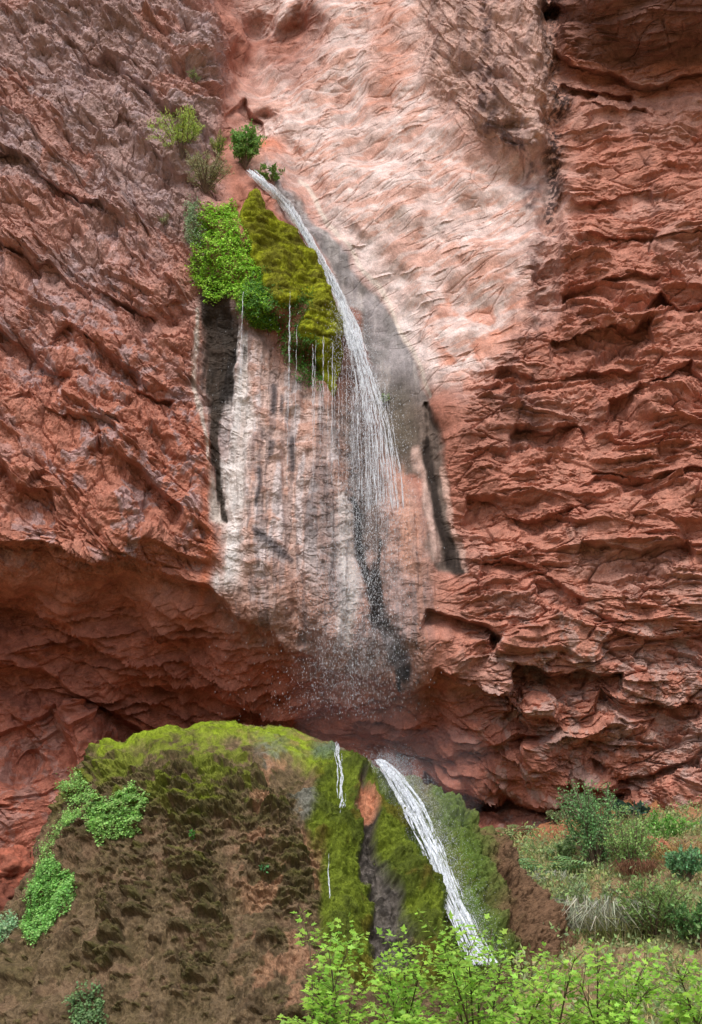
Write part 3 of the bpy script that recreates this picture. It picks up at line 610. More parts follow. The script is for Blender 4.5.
fern_mat('maidenhair_fern', 'greyish green fern clump on the rock at the upper left of the bright fern mat', cliff_pts(cm([(188, 215), (206, 208), (210, 235), (205, 252), (192, 240)]), 1100), 1100, .07, srgb(134, 156, 116), .25)
fern_mat('maidenhair_fern', 'dark green fern fringe hanging in a narrow strip below the upper moss', cliff_pts(cm([(288, 300), (304, 300), (318, 350), (316, 392), (296, 385), (289, 350)]), 1800), 1800, .07, srgb(78, 120, 46), .22)  # hanging strip in a darker leaf green
fern_mat('maidenhair_fern', 'deep green fern fringe hanging under the lower right edge of the bright fern mat', cliff_pts(cm([(240, 285), (262, 270), (284, 292), (284, 326), (262, 328), (244, 312)]), 1700), 1700, .07, srgb(82, 126, 50), .2)
# moss bank on its shelf
mk = cm([(250, 192), (260, 194), (292, 226), (322, 282), (335, 330), (340, 365), (333, 394), (320, 380), (306, 310), (288, 300), (262, 285), (248, 250)], 5)
jj, ii = np.where(mk > .02); j0, j1, i0, i1 = jj.min(), jj.max()+1, ii.min(), ii.max()+1
sub = (slice(j0, j1), slice(i0, i1)); Ps, Ns, mks = P1[sub], NB[sub], mk[sub]
hm, ht = hummock(Ps[..., 0]+.09*Ps[..., 2], Ps[..., 2]*1.0+tn2[0, 0], 1.15, .34, 31, .95); hm2, _ = hummock(Ps[..., 0]+5, Ps[..., 2], .35, .2, 32, .8)
mb = Ps+Ns*(-.06+.22*ss(0, .6, mks)*(1+0*hm)+(.10*hm+.06*hm2+.10*fbm(Ps*2.2, 33, 4)+.03*fbm(Ps*9, 34, 3))*mks)[..., None]
mbc = np.zeros(mb.shape)+srgb(128, 124, 34); mbc = mixc(mbc, srgb(150, 156, 40), ss(-.1, .3, fbm(Ps*2.6, 35, 4))*.8); mbc = mixc(mbc, srgb(84, 72, 30), ss(.4, .05, hm)*.6); mbc = mixc(mbc, srgb(96, 84, 40), ss(0, .3, fbm(Ps*1.5, 310, 3))*.5)
mossb = empty('moss_bank', Ps[mks.shape[0]//2, mks.shape[1]//2]); tag(mossb, 'olive moss cushions stepping down the shelf along the left edge of the upper waterfall', 'moss')
kf = ((mks[:-1, :-1] > .03) & (mks[1:, 1:] > .03))
mesh_obj('cushions', (mb-np.array(mossb.location)).reshape(-1, 3), gridfaces(*mks.shape, keep=kf), M_MOSS, mossb, mbc.reshape(-1, 3))
tufts('moss_fringe', mks, 34000, .045, mbc*1.15, mossb, .5, Pg=mb, Ng=Ns)
MF = srgb(148, 188, 104)
for lab, poly, n, sz, colr, th_ in [
    ('wide leafy fern patch below the mossy left shoulder of the brown mound', [(92, 812), (112, 800), (128, 788), (142, 792), (150, 798), (138, 828), (112, 838), (104, 846), (98, 830)], 2600, .06, MF, .07),
    ('tall rounded fern patch low on the left edge of the brown mound', [(22, 920), (40, 870), (55, 858), (76, 880), (66, 905), (44, 932), (28, 940)], 3800, .06, srgb(142, 190, 104), .07),
    ('small fern tuft on the upper left shoulder of the mound', [(70, 788), (84, 778), (92, 790), (84, 806), (70, 804)], 700, .055, MF, .16),
    ('small square fern tuft directly under the shoulder tuft on the mound', [(70, 815), (87, 814), (87, 828), (72, 832)], 450, .055, MF, .16),
    ('thin strip of fern running down the left outline of the mound', [(64, 815), (72, 812), (60, 845), (48, 872), (38, 880), (46, 850)], 420, .05, MF, .14),
    ('grey green fern tuft at the very bottom of the mound', [(70, 1000), (100, 985), (104, 1024), (76, 1030)], 500, .06, srgb(110, 140, 90), .15),
    ('pale fern tuft on the rim where the left side of the mound leaves the picture', [(0, 945), (4, 925), (18, 912), (20, 925), (6, 950)], 500, .06, srgb(150, 186, 140), .2)]:
    fern_mat('fern_patch', lab, mound_pts(mm(poly, 3), n), n, sz, colr, th_, group='fern patches growing on the travertine mound')

# ================================================================== SHRUBS
def shrub(name, label, base, h, w, nst, nleaf, lsize, colr, tmpl=OVAL, stemcol=(.16, .11, .08), cat='shrub', group=None, up=.5, lean=(0, 0), depth=None, mat=None, spread=1., frac0=.35):
    base = np.asarray(base, float); root = empty(name, base); tag(root, label, cat, group); depth = depth or w
    S = Acc(); A = Acc(); P = []; Dd = []
    for k in range(nst):
        a = RNG.uniform(0, 2*math.pi); r = RNG.uniform(.2, 1)**.6
        tip = base+np.array([math.cos(a)*r*w/2*spread+lean[0], math.sin(a)*r*depth/2*spread+lean[1], h*(1-.45*r*r)*RNG.uniform(.75, 1.05)])
        midp = base+(tip-base)*.5+RNG.normal(0, .06*h, 3)+np.array([0, 0, .08*h])
        t = np.linspace(0, 1, 8)[:, None]; path = (1-t)**2*base+2*t*(1-t)*midp+t*t*tip
        S.tube(path, np.linspace(.018, .004, 8)*h**.5, 4, stemcol)
        for q in range(4):
            t0 = RNG.uniform(.3, .9); b = (1-t0)**2*base+2*t0*(1-t0)*midp+t0*t0*tip
            e = b+rdir(1, .6)[0]*h*RNG.uniform(.12, .3); tw = b+(e-b)*np.linspace(0, 1, 4)[:, None]; S.tube(tw, np.linspace(.007, .003, 4)*h**.5, 3, stemcol)
            m = max(1, nleaf//(nst*6)); tt = RNG.uniform(0.1, 1, (m, 1)); P.append(b+(e-b)*tt+RNG.normal(0, .02*h, (m, 3))); Dd.append(np.repeat([(e-b)], m, 0)/h*2)
        m = max(1, nleaf//(nst*3)); tt = RNG.uniform(frac0, 1, (m, 1)); P.append((1-tt)**2*base+2*tt*(1-tt)*midp+tt*tt*tip+RNG.normal(0, .03*h, (m, 3))); Dd.append(np.repeat([tip-midp], m, 0)/h)
    P = np.concatenate(P); Dd = np.concatenate(Dd); n = len(P); Dd = Dd*.7+rdir(n, up)*.8
    A.leaves(P, Dd, rdir(n, 1.), RNG.uniform(.6, 1.3, n)*lsize, tmpl[0], tmpl[1], jcol(colr, n, .35, .12))
    S.build('stems', M_WOOD, root); A.build('foliage', mat or M_LEAF, root); return root
def cb(px, py, out=.05): p, n = on_cliff(np.array([float(px)]), np.array([float(py)])); return p[0]+n[0]*out
shrub('feathery_shrub', 'yellow green feathery shrub with bare stems left of the head of the upper fall', cb(184, 170), 1.75, 2.2, 18, 4200, .10, srgb(172, 194, 96), BLADE, lean=(-.25, -.3), up=.9)
shrub('leafy_bush', 'dense rounded green bush directly above the head of the upper waterfall', cb(245, 172), 1.45, 1.25, 16, 3400, .10, srgb(128, 170, 88), OVAL, lean=(.1, -.3))
shrub('twiggy_bush', 'dry grey green twiggy bush between the feathery shrub and the leafy bush', cb(206, 196), 1.35, 1.5, 30, 3600, .08, srgb(162, 162, 120), BLADE, lean=(.05, -.3), mat=M_DRY)
shrub('small_shrub', 'small yellow green shrub between the twiggy bush and the leafy bush', cb(217, 162), .95, .6, 9, 800, .08, srgb(142, 164, 74), BLADE, lean=(0, -.2))
shrub('grass_tuft', 'pale green tuft alone high on the left buttress', cb(193, 84), .45, .5, 12, 260, .09, srgb(150, 170, 110), BLADE, cat='grass tuft', lean=(0, -.1))
shrub('grass_tuft', 'faint green tuft below the feathery shrub on the bare left rock', cb(163, 225), .4, .55, 12, 200, .08, srgb(148, 160, 110), BLADE, cat='grass tuft', lean=(0, -.1))
shrub('grass_tuft', 'tiny bright tuft just above the feathery shrub', cb(176, 120), .25, .3, 8, 120, .07, srgb(150, 180, 96), BLADE, cat='grass tuft', lean=(0, -.1))
shrub('small_plant', 'tiny pale leafy plant alone on the wet brown rock right of the falling spray', cb(387, 402), .32, .35, 7, 130, .07, srgb(160, 182, 122), ROUND, cat='plant', lean=(0, -.12))
shrub('streamside_plant', 'low green plant on the right bank beside the head of the waterfall', cb(271, 182), .5, 1.1, 14, 1000, .08, srgb(110, 150, 66), OVAL, cat='plant', lean=(0, -.1))

# ================================================================== GROUND
def gz(x, y):
    x = np.asarray(x, float); y = np.asarray(y, float)
    right = ss(.6, 3.4, x); prog = np.clip((y-15.5)/(30.5-15.5), 0, 1)
    zr = prog**.9*4.35; zl = np.clip((y-19)/11, 0, 1)*1.9
    z = lerp(zl-.9*(1-ss(19, 24, y)), zr*(.76+.24*ss(3.5, 8, x)), right)+.25*ss(7, 10, x)*prog
    return z+np.where(y > 60, 0, 0)
ex = np.concatenate([-np.geomspace(14, 900, 22)[::-1], np.arange(-13.9, 14, .07), np.geomspace(14, 900, 22)])
ey = np.concatenate([-np.geomspace(3, 900, 22)[::-1], np.arange(-2.9, 13, .3), np.arange(13, 34, .06), np.geomspace(34, 900, 16)])
EX, EY = np.meshgrid(ex, ey); G = np.stack([EX, EY, gz(EX, EY)], -1)
near = (np.abs(EX) < 14) & (EY > -3) & (EY < 34)
gn = fbm(G*.7, 400, 4, .55)*.35+fbm(G*3.5, 410, 4, .6)*.08+facet(G*2.5, 12)[..., 0]*.12
G[..., 2] += gn*ss(14, 16, EY)*near
gc = np.zeros(G.shape)+srgb(140, 112, 84); gm = fbm(G*.5+8, 420, 4)
gc = mixc(gc, srgb(116, 122, 80), ss(-.25, .1, gm)*.8*ss(14, 17, EY)); gc = mixc(gc, srgb(182, 150, 110), ss(.0, .4, fbm(G*.9+20, 430, 4))*.6); gc = mixc(gc, srgb(168, 92, 66), ss(26.5, 29.5, EY)*.7)
ground = mesh_obj('ground', G.reshape(-1, 3), gridfaces(len(ey), len(ex)), M_SOIL, None, gc.reshape(-1, 3)); tag(ground, 'tan earth bank rising to the foot of the cliff', kind='structure')
EN = fbm
def gpos(px, py):
    """the ground point seen at a picture position"""
    Ys = np.linspace(13, 33, 800); p = at(px+0*Ys, py+0*Ys, Ys); d = p[:, 2]-(gz(p[:, 0], p[:, 1])); k = np.argmax(d < 0) if (d < 0).any() else 700
    j = np.argmin(np.abs(ey-p[k, 1])); i = np.argmin(np.abs(ex-p[k, 0])); return np.array([p[k, 0], p[k, 1], G[j, i, 2]])
# ================================================================== PLANTS ON THE RIGHT BANK
def frond_fern(label, base, n, ln, colr, group=None):
    root = empty('fern', base); tag(root, label, 'fern', group); A = Acc(); S = Acc(); base = np.asarray(base)
    for k in range(n):
        a = k/n*2*math.pi+RNG.uniform(-.3, .3); l = ln*RNG.uniform(.75, 1.1); t = np.linspace(0, 1, 16)
        dr = np.array([math.cos(a), math.sin(a), 0]); rise = RNG.uniform(.5, 1.)
        path = base+dr*(t*l*.85)[:, None]+np.array([0, 0, 1.])*(l*(rise*t-.85*rise*t*t))[:, None]
        S.tube(path, np.linspace(.008, .003, 16), 3, (.06, .09, .03)); tg = np.gradient(path, axis=0); side = np.cross(tg, [0, 0, 1.]); side /= np.linalg.norm(side, axis=1)[:, None]
        w = np.sin(np.clip(t*.95+.08, 0, 1)*math.pi)**.7*l*.16+.01
        for s in (-1, 1):
            d = side*s+tg/np.linalg.norm(tg, axis=1)[:, None]*.45; d[:, 2] -= .2; up = np.cross(side, tg); up[:, 2] = np.abs(up[:, 2])+.1
            A.leaves(path, d, up, w, [(0, -.13, 0), (0, .13, 0), (.6, .1, .03), (1, 0, -.05), (.6, -.1, .03)], [(0, 1, 2, 4), (4, 2, 3)], jcol(colr, 16, .25, .1))
    S.build('stalks', M_WOOD, root); A.build('fronds', M_LEAF, root); return root
FG = 'broad ferns in the gap between mound and bank'
frond_fern('large arching fern nearest the crest of the mound', gpos(524, 858), 17, 1.5, srgb(150, 184, 122), FG)
frond_fern('large arching fern lower down the gap beside dry stalks', gpos(550, 876), 19, 1.6, srgb(140, 180, 122), FG)
frond_fern('smaller pale fern tucked highest against the cliff foot', gpos(510, 842), 14, 1.3, srgb(158, 186, 124), FG)
frond_fern('small fern farthest down the gap above the young green leaves', gpos(552, 908), 14, 1.1, srgb(140, 168, 100), FG)
GB = 'bushes on the right bank'
bushes = [('leafy_bush', 'tall dense grey green bush against the red rock of the right bank', 597, 872, 2.3, 1.5, 22, 3200, .075, (106, 142, 90), OVAL),
    ('leafy_bush', 'rounded bright green bush beside the cliff at the right edge', 665, 842, 1.0, 1.3, 16, 1700, .09, (102, 146, 66), OVAL),
    ('leafy_bush', 'yellowish green trailing bush right of the tall grey green bush', 632, 880, 1.5, 1.1, 16, 1700, .07, (122, 150, 86), OVAL),
    ('leafy_bush', 'low grey green bush at the foot of the tall bush', 588, 915, 1.1, 1.6, 18, 1700, .08, (136, 152, 110), OVAL),
    ('leafy_bush', 'low bluish green bush at the right picture edge above the tan grass', 690, 895, .75, 1.0, 14, 1100, .09, (98, 138, 94), OVAL),
    ('leafy_bush', 'sprawling green bush low on the bank behind the young leaves', 655, 935, 1.2, 1.8, 20, 1900, .08, (112, 136, 78), OVAL),
    ('leafy_bush', 'small pale bush in the gap between ferns and tall bush', 562, 868, .6, .9, 12, 800, .08, (132, 152, 104), OVAL),
    ('leafy_bush', 'dark green bush at the lower right corner of the bank', 700, 945, .9, 1.1, 14, 1200, .09, (84, 118, 66), OVAL)]
for nm, lab, x, y, h, w, ns, nl, lz, colr, tm in bushes: shrub(nm, lab, gpos(x, y)-np.array([0, 0, .05]), h, w, int(ns*1.3), nl*2, lz*.8, srgb(*colr)*1.45, tm, group=GB)
shrub('broad_leaved_plant', 'dark plant with large round bluish leaves above the tall grey green bush', gpos(628, 826), .5, 1.3, 12, 130, .17, srgb(66, 92, 78), ROUND, cat='plant', lean=(0, -.1))
shrub('twiggy_bush', 'small grey twiggy bush under the cave holes at the cliff foot', gpos(556, 834), .45, .7, 12, 420, .07, srgb(124, 138, 92), OVAL, cat='shrub')
def grass(label, base, n, h, w, colr, group, droop=.5, name='grass_clump'):
    base = np.asarray(base, float); root = empty(name, base); tag(root, label, 'grass clump', group); A = Acc()
    for k in range(5):
        m = n//5; a = RNG.uniform(0, 2*math.pi, m); r = RNG.uniform(0, 1, m)**.5*w/2; p0 = base+np.stack([np.cos(a)*r, np.sin(a)*r*.6, 0*a-.05], -1)
        d = np.stack([np.cos(a)*.5, np.sin(a)*.5, 1+0*a], -1)+RNG.normal(0, .3, (m, 3)); ln = RNG.uniform(.6, 1.1, m)*h; d /= np.linalg.norm(d, axis=1)[:, None]
        c_ = jcol(colr, m, .3, .1); A.leaves(p0, d, rdir(m), ln*.55, [(0, -.02, 0), (0, .02, 0), (1, .018, 0), (1, -.018, 0)], [(0, 1, 2, 3)], c_)
        d2 = d.copy(); d2[:, 2] -= droop; d2 += RNG.normal(0, .15, (m, 3)); A.leaves(p0+d*(ln*.54)[:, None], d2, rdir(m), ln*.55, [(0, -.018, 0), (0, .018, 0), (1, 0, 0)], [(0, 1, 2)], c_)
    A.build('blades', M_DRY, root); return root
GG = 'dry grass clumps on the right bank'
for lab, x, y, n, h, w, colr, dr in [
    ('bleached grey stalks fallen forward beneath the large ferns', 548, 890, 160, .8, .6, (176, 170, 150), 1.3), ('pale straw stalks fanning down at the middle of the gap', 600, 935, 420, 1.0, 1.3, (178, 170, 146), 1.2),
    ('tan tufts under the yellowish trailing bush', 640, 905, 320, .7, 1.2, (176, 142, 100), .8), ('golden brown grass on the crest at the right edge', 688, 862, 380, .7, 1.5, (184, 142, 92), .8),
    ('green and tan grass between the straw stalks and the sprawling bush', 622, 935, 320, .8, 1.1, (138, 142, 88), .7), ('tan grass low at the right edge beside the dark bush', 680, 925, 380, .8, 1.4, (170, 140, 98), .7),
    ('short green grass just left of the tall grey green bush', 575, 895, 260, .55, 1.0, (124, 148, 94), .6), ('thin green grass on the slope of the mound under the nearest fern', 520, 875, 160, .55, .6, (130, 150, 100), 1.0),
    ('reddish dead stalks hollowed under the trailing bush', 640, 890, 260, .6, .6, (128, 84, 62), 1.2), ('pale green grass behind the upper ferns', 560, 850, 260, .5, 1.4, (134, 150, 100), .5)]:
    grass(lab, gpos(x, y), n, h, w, srgb(*colr), GG, dr)
# low cover that nobody could count
mg = ((EX > 1.2+.25*np.clip(22-EY, 0, 9)) & (EX < 11) & (EY > 13.5) & (EY < 29.5)).astype(float)*(.3+.7*ss(-.35, .25, gm))
k = RNG.choice(mg.size, 62000, p=(mg/mg.sum()).ravel()); p = G.reshape(-1, 3)[k]+RNG.uniform(0,1,(len(k),1))**2*np.array([0,0,.4])*(.3+ss(-.3, .5, fbm(G.reshape(-1, 3)[k]*1.2, 433, 3)))[:, None]; A = Acc(); n = len(p)
A.leaves(p+rdir(n)*.04, rdir(n, .9), rdir(n, .6), RNG.uniform(.04, .11, n), OVAL[0], OVAL[1], jcol(srgb(152, 168, 108), n, .4, .2)); gcov = A.build('ground_cover', M_LEAF); tag(gcov, 'mixed low weeds covering the right bank', kind='stuff')
k = RNG.choice(mg.size, 16000, p=(mg/mg.sum()).ravel()); p = G.reshape(-1, 3)[k]; A = Acc(); n = len(p)
A.leaves(p, rdir(n, 1.2), rdir(n), RNG.uniform(.12, .4, n), [(0, -.03, 0), (0, .03, 0), (1, 0, 0)], [(0, 1, 2)], jcol(srgb(188, 166, 118), n, .35, .12)); gg = A.build('dry_grass', M_DRY); tag(gg, 'thin dry grass scattered over the right bank', kind='stuff')
# boulders
def boulder(label, base, r, seed, colr, squash=(1, .8, .7)):
    nt_, np_ = 90, 140; a = np.linspace(0, math.pi, nt_)[:, None]; b = np.linspace(0, 2*math.pi, np_, endpoint=False)[None]
    d = np.stack([np.sin(a)*np.cos(b), np.sin(a)*np.sin(b), np.cos(a)+0*b], -1); f = facet(d*1.3+seed, seed)[..., 0]*.35+fbm(d*1.5+seed, seed, 4)*.25+fbm(d*7+seed, seed, 3)*.04
    p = d*(1+f)[..., None]*r*np.array(squash)+np.asarray(base); cl = np.zeros(p.shape)+srgb(*colr); cl = mixc(cl, srgb(120, 70, 56), ss(-.2, .3, fbm(d*3+seed, 5, 3))*.6)
    o = mesh_obj('boulder', p.reshape(-1, 3), gridfaces(nt_, np_, wrap=True), M_ROCK, None, cl.reshape(-1, 3), loc=np.asarray(base)); tag(o, label, 'boulder', 'loose boulders at the cliff foot')
boulder('smooth red boulder at the left edge beside the mound', at(8, 876, 24.5), .72, 21, (168, 92, 72)); boulder('angular red block on the bank below the broad leaved plant', gpos(655, 858), .38, 22, (182, 112, 88)); boulder('dark red boulder at the far left foot of the wall', at(-20, 915, 24.), .9, 23, (120, 66, 52))
boulder('small pale red stone between the tall bush and the trailing bush', gpos(620, 850), .26, 24, (196, 130, 106))

# ================================================================== WATER
def drops(n, pts, size, stretch=2.):
    A = Acc(); t = [(0, 0, -.5*1), (.5, 0, 0), (0, .5, 0), (-.5, 0, 0), (0, -.5, 0), (0, 0, .5)]
    A.leaves(pts, np.repeat([[1., 0, 0]], n, 0)+0*pts, np.repeat([[0, 0, 1.]], n, 0), size, [(0, 0, -stretch), (.5, 0, 0), (0, .5, 0), (-.5, 0, 0), (0, -.5, 0), (0, 0, stretch*.6)],
        [(0, 2, 1), (0, 3, 2), (0, 4, 3), (0, 1, 4), (5, 1, 2), (5, 2, 3), (5, 3, 4), (5, 4, 1)], np.ones((n, 3)))
    return A
def stream(A, path, n, rad, jit, segs=60, lenr=(.15, .6)):
    """thin strands following a widening path: rows (point, half width)"""
    P = np.array([p for p, w in path]); W = np.array([w for p, w in path]); s = np.linspace(0, 1, len(P))
    for k in range(n):
        off = float(np.clip(RNG.normal(0, .5), -.95, .95)); a0 = RNG.uniform(-.1, .95); l = RNG.uniform(*lenr); a = np.linspace(max(a0, 0), min(a0+l, 1), max(5, int(segs*l)))
        if a[-1]-a[0] < .02: continue
        c_ = np.stack([np.interp(a, s, P[:, i]) for i in range(3)], -1); w = np.interp(a, s, W); ph = RNG.uniform(0, 6)
        c_[:, 0] += off*w+np.sin(a*30+ph)*jit; c_[:, 1] -= np.abs(RNG.normal(0, .05))+.02*np.sin(a*23+ph)
        r = rad*RNG.uniform(.4, 1.3)*np.sin(np.linspace(.08, 3.0, len(a)))**.5*(1+.4*np.sin(a*70+ph)); A.tube(c_, np.clip(r, .001, 1), 4, (1, 1, 1))
def cpath(pl, out=.12):
    r = []
    for x, y, w in pl: p, n = on_cliff(np.array([float(x)]), np.array([float(y)])); r.append((at(float(x), float(y), p[0, 1]-out-.12), w*.027))
    return r
fall = empty('waterfall', cb(250, 172)); tag(fall, 'upper waterfall sliding down the grey chute and breaking into a veil of drops', 'waterfall')
A = Acc(); pth = cpath([(247, 168, 5), (258, 180, 7), (275, 192, 7), (288, 206, 6), (304, 234, 5), (320, 260, 6), (335, 290, 7), (348, 320, 8), (357, 345, 10)], .30)

lipP = pth[-1][0]
full = pth+[(at(x, y, lipP[1]-.02-.012*(y-345)/10), w*.027) for x, y, w in [(364, 368, 12), (371, 400, 17), (376, 435, 21)]]
fp = np.array([p for p, w in full]); fw = np.array([w for p, w in full]); tf_ = np.linspace(0, len(full)-1, 61); fs_ = np.stack([np.convolve(np.pad(np.interp(tf_, np.arange(len(full)), fp[:, i]), 5, 'edge'), np.ones(11)/11, 'valid') for i in range(3)], -1)
full = [(fs_[5*i], float(np.interp(tf_[5*i], np.arange(len(fw)), fw))) for i in range(13)]
longp = full+[(at(x, y, lipP[1]-.2), w*.027) for x, y, w in [(379, 475, 24), (381, 520, 26)]]
stream(A, full[:9], 60, .020, .015, lenr=(.08, .35)); stream(A, longp, 70, .008, .02, lenr=(.05, .25)); A.build('main_stream', M_WATER, fall)
A = Acc(); stream(A, full[:10], 70, .040, .02, lenr=(.12, .4)); stream(A, full[5:], 24, .024, .02, lenr=(.15, .5)); stream(A, longp[7:], 90, .011, .02, lenr=(.15, .4)); A.build('veil', M_VEIL, fall)
A = Acc()
for k in range(60):
    x = RNG.uniform(312, 392) if k > 8 else RNG.choice([290, 297, 240, 243, 305]); y0 = np.interp(x, [290, 320, 350, 392], [290, 330, 345, 390])+RNG.uniform(-5, 60); y1 = y0+RNG.uniform(30, 160)
    Yf = 27.9+RNG.uniform(-.3, .3) if x > 300 else 27.55; p0 = at(x, y0, Yf); p1 = p0.copy(); p1[2] = at(x, y1, Yf)[2]; t = np.linspace(0, 1, 26)[:, None]; q = p0+(p1-p0)*t; q[:, 0] += .012*np.sin(t[:, 0]*40+k)
    A.tube(q, np.clip(RNG.uniform(.004, .009)*(1-.6*t[:, 0])*(1+.5*np.sin(t[:, 0]*55+k)), .002, 1), 3, (1, 1, 1))
A.build('side_trickles', M_VEIL, fall)
n = 24000; y = 300+420*RNG.beta(1.3, 1.5, n); cxp = np.interp(y, [300, 400, 500, 600, 720], [345, 368, 372, 362, 345]); wp = np.interp(y, [300, 400, 500, 600, 720], [10, 22, 26, 32, 42])
x = cxp+RNG.normal(0, 1, n)*wp*.75; Yd = np.clip(27.7+RNG.normal(0, .3, n)-np.clip((y-500)/220, 0, 1)*.9, 20, 29)
D1 = drops(n, at(x, y, Yd), RNG.uniform(.004, .011, n), 3.2)
D1.build('spray', M_DROP, fall)['kind'] = 'stuff'
n = 350; x = RNG.choice([222, 240, 268, 285, 300], n)+RNG.normal(0, 6, n); y = RNG.uniform(310, 740, n); drops(n, at(x, y, 26.9), RNG.uniform(.006, .011, n), 2.5).build('scattered_drips', M_DROP, fall)['kind'] = 'stuff'
def mpt(x, y, out=.1):
    d = (mu_-x)**2+(mv_-y)**2+(~vis)*1e9; k = np.argmin(d); return M1.reshape(-1, 3)[k]+MN.reshape(-1, 3)[k]*out
lf = empty('waterfall', mpt(378, 764)); tag(lf, 'lower waterfall pouring in one white chute down the right flank of the mound', 'waterfall')
A = Acc(); pm = [(mpt(x, y, .14), w*.0195) for x, y, w in [(374, 762, 4), (388, 772, 7), (402, 786, 9), (416, 804, 10), (428, 826, 10), (439, 852, 10), (449, 880, 10), (458, 908, 10), (468, 938, 11), (480, 975, 13)]]
qp = np.array([p for p, w in pm]); qw = np.array([w for p, w in pm]); tq = np.linspace(0, len(pm)-1, 50); kq = np.ones(9)/9
qs = np.stack([np.convolve(np.pad(np.interp(tq, np.arange(len(pm)), qp[:, i]), 4, 'edge'), kq, 'valid') for i in range(3)], -1); qw = np.interp(tq, np.arange(len(pm)), qw); qs[:, 1] -= .28; pm = list(zip(qs, qw))
stream(A, pm, 60, .007, .012, lenr=(.05, .3)); A.build('main_stream', M_WATER, lf)
A = Acc(); stream(A, [(p, w*1.0) for p, w in pm], 230, .017, .014, lenr=(.05, .25)); A.build('veil', M_VEIL, lf)
P = np.array([p for p, w in pm]); n = 16000; a = RNG.beta(.9, 1.3, n); q = np.stack([np.interp(a, np.linspace(0, 1, len(P)), P[:, i]) for i in range(3)], -1)+RNG.normal(0, 1, (n, 3))*np.stack([.26-.1*a, .1+0*a, .12-.05*a], -1)
q[:, 0] += .12; q[:, 1] -= .15
drops(n, q, RNG.uniform(.002, .007, n), 1.8).build('spray', M_DROP, lf)['kind'] = 'stuff'
shrub('sprig', 'single dark sprig on the brown face in the middle of the mound', mpt(196, 845, -.01), .2, .22, 5, 90, .05, srgb(84, 140, 62)*1.3, OVAL, cat='plant', lean=(0, -.08))
shrub('sprig', 'single tiny sprig on the brown face right of centre of the mound', mpt(265, 878, -.01), .2, .22, 5, 90, .05, srgb(70, 120, 70)*1.3, OVAL, cat='plant', lean=(0, -.08))
sf = empty('waterfall', mpt(336, 752)); tag(sf, 'short thin white trickle near the mound top left of the lower fall', 'waterfall')
A = Acc(); pm2 = [(mpt(x, y, .1), w*.0195) for x, y, w in [(335, 750, 2), (336, 765, 3), (339, 782, 4), (341, 800, 5), (338, 818, 4)]]; stream(A, pm2, 26, .010, .01, lenr=(.1, .4))
pm3 = [(mpt(x, y, .07), w*.0195) for x, y, w in [(338, 818, 2), (330, 840, 2), (328, 870, 2), (330, 905, 2)]]; stream(A, pm3, 5, .005, .006, lenr=(.2, .5)); A.build('trickle', M_WATER, sf)

def mist(base, rad, dens, label):
    m, nt, out = newmat('fine_mist'); v = nt.nodes.new('ShaderNodeVolumePrincipled'); v.inputs['Color'].default_value = (.95, .97, 1, 1); v.inputs['Density'].default_value = dens; v.inputs['Anisotropy'].default_value = .2; nt.links.new(v.outputs[0], out.inputs['Volume'])
    a = np.linspace(0, math.pi, 24)[:, None]; b = np.linspace(0, 2*math.pi, 40, endpoint=False)[None]
    d = np.stack([np.sin(a)*np.cos(b), np.sin(a)*np.sin(b), np.cos(a)+0*b], -1); d = d*(1+.25*fbm(d*1.6+base, 77, 3))[..., None]*np.array(rad)+np.asarray(base)
    o = mesh_obj('mist', d.reshape(-1, 3), gridfaces(24, 40, wrap=True)[:, ::-1], m, None, None, True, loc=np.asarray(base)); tag(o, label, kind='stuff')
q = mpt(408, 800, .5); mist(q+np.array([.3, .1, .1]), (1.0, .5, 1.0), .09, 'fine white mist drifting right of the lower waterfall')
q = at(355, 690, 26.2); mist(q, (1.6, .6, 2.2), .05, 'thin mist below the falling veil of drops')

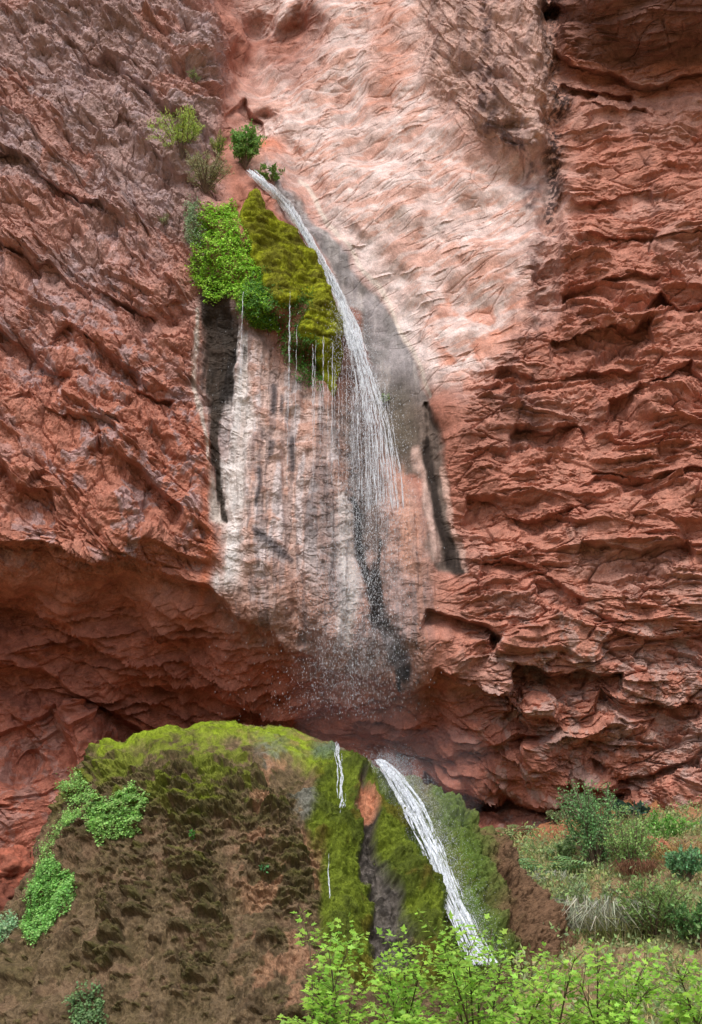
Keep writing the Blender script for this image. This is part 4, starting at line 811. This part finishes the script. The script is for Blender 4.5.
# ================================================================== FOREGROUND SHRUB
fs_base = np.array([1.3, 8.6, 0.]); fs = empty('maple_shrub', fs_base); tag(fs, 'bright lime green lobed-leaf shrub spreading across the lower right foreground', 'shrub')
def spray(A, S, p0, p1, nside, lsz, dens):
    """a twig with opposite pairs of lobed leaves, held in a flattish layer"""
    p0 = np.asarray(p0, float); p1 = np.asarray(p1, float); t = np.linspace(0, 1, 12)[:, None]; m = (p0+p1)/2+np.array([0, 0, .12*np.linalg.norm(p1-p0)])
    path = (1-t)**2*p0+2*t*(1-t)*m+t*t*p1; S.tube(path, np.linspace(.010, .0025, 12), 4, (.10, .075, .045)); L_ = np.linalg.norm(p1-p0)
    for q in range(nside):
        s = RNG.uniform(.15, .98); b = (1-s)**2*p0+2*s*(1-s)*m+s*s*p1; sd = (p1-p0)/L_*.7+np.array([RNG.normal(0, .8), RNG.normal(0, .8), RNG.normal(.12, .25)]); sd /= np.linalg.norm(sd)
        l = L_*RNG.uniform(.15, .38)*(1.1-.5*s); e = b+sd*l; tw = b+(e-b)*np.linspace(0, 1, 5)[:, None]; tw[:, 2] -= np.linspace(0, 1, 5)**2*l*.12; S.tube(tw, np.linspace(.004, .0015, 5), 3, (.12, .12, .05))
        nl = max(3, int(l/.055*dens))
        for r in range(nl):
            f = (r+.7)/nl; c0 = b+(e-b)*f; c0[2] -= f*f*l*.12; perp = np.cross(sd, [0, 0, 1.]); perp /= np.linalg.norm(perp)+1e-9
            dirs = np.stack([perp*s_+sd*.5+RNG.normal(0, .25, 3) for s_ in (-1, 1)]+([sd+RNG.normal(0, .2, 3)] if r == nl-1 else [])); dirs[:, 2] -= .25
            k = len(dirs); dn = dirs/np.linalg.norm(dirs, axis=1)[:, None]; up = rdir(k)*.45+np.array([0, -.45, .9])
            ln_ = RNG.uniform(.02, .05, (k, 1)); A.leaves(c0+dn*ln_, dn, up, RNG.uniform(.5, 1.35, k)*lsz, LOBED[0], LOBED[1], jcol(srgb(160, 204, 84), k, .25, .10))
tips = [(292, 926), (322, 938), (352, 930), (340, 962), (300, 1000), (325, 1005), (375, 958), (402, 938), (425, 948), (440, 930), (468, 938), (492, 920), (505, 938), (530, 948), (552, 962), (575, 948), (598, 950), (620, 962), (648, 950), (676, 962), (700, 972),
        (360, 985), (390, 975), (415, 980), (450, 968), (480, 972), (510, 975), (545, 988), (580, 978), (612, 985), (650, 982), (690, 995), (380, 1010), (420, 1012), (460, 1005), (500, 1010), (540, 1015), (585, 1012), (630, 1012), (675, 1015), (350, 1018), (445, 1020), (520, 1000), (600, 1000), (715, 985), (735, 1000)]
main = [(330, 1080), (400, 1080), (470, 1075), (540, 1075), (610, 1080), (690, 1085)]
mainP = [at(x, y, 8.9+RNG.uniform(-.4, .4)) for x, y in main]
AA = {k: Acc() for k in range(6)}; S = Acc()
for k, mp_ in enumerate(mainP):
    t = np.linspace(0, 1, 10)[:, None]; b = fs_base+np.array([(k-2.5)*.08, 0, -.05]); S.tube(b+(mp_-b)*t+np.array([0, 0, .15])*np.sin(t*3.1), np.linspace(.035, .014, 10), 6, (.12, .09, .06))
for x, y in tips:
    y = y+9-(y > 960)*4; x = x+max(0, (340-x)*.35)
    k = int(np.argmin([abs(x-m[0])+.0 for m in main])); Yt = 8.6+RNG.uniform(-.9, .9); spray(AA[k], S, mainP[k]+RNG.normal(0, .08, 3), at(x, y, Yt), 19, .047, 1.4)
S.build('branches', M_WOOD, fs)
for k in AA:
    if AA[k].n: AA[k].build('foliage', M_LEAFY, fs)

# ================================================================== LIGHT, SKY, CAMERA
SE, SA = math.radians(52), math.radians(186)      # elevation; compass direction the light comes from (behind the camera, a little left)
w = bpy.data.worlds.new('World'); scene.world = w; w.use_nodes = True; nt = w.node_tree; bg = nt.nodes['Background']
sky = nt.nodes.new('ShaderNodeTexSky'); sky.sky_type = 'NISHITA'; sky.sun_disc = False; sky.sun_elevation = SE; sky.sun_rotation = SA; sky.air_density = 1.; sky.dust_density = 3.
hs = nt.nodes.new('ShaderNodeHueSaturation'); hs.inputs['Saturation'].default_value = .7; nt.links.new(sky.outputs[0], hs.inputs['Color']); nt.links.new(hs.outputs[0], bg.inputs['Color']); bg.inputs['Strength'].default_value = .12
sl = bpy.data.lights.new('sun', 'SUN'); sl.energy = 1.5; sl.angle = math.radians(24); sl.color = (1, .97, .93); so = bpy.data.objects.new('sun', sl); COL.objects.link(so)
from mathutils import Vector
dv = Vector((math.sin(SA)*math.cos(SE), math.cos(SA)*math.cos(SE), math.sin(SE))); so.rotation_euler = (-dv).to_track_quat('-Z', 'Y').to_euler(); so.location = dv*60
cam = bpy.data.cameras.new('camera'); co = bpy.data.objects.new('camera', cam); COL.objects.link(co); co.location = (0, 0, CZ); co.rotation_euler = (math.radians(90)+PITCH, 0, 0)
cam.sensor_fit = 'VERTICAL'; cam.sensor_height = 24; cam.lens = 24*F/1024; cam.clip_end = 3000; scene.camera = co
scene.view_settings.view_transform = 'Standard'; scene.view_settings.look = 'None'; scene.view_settings.exposure = 0.68; scene.view_settings.gamma = 1
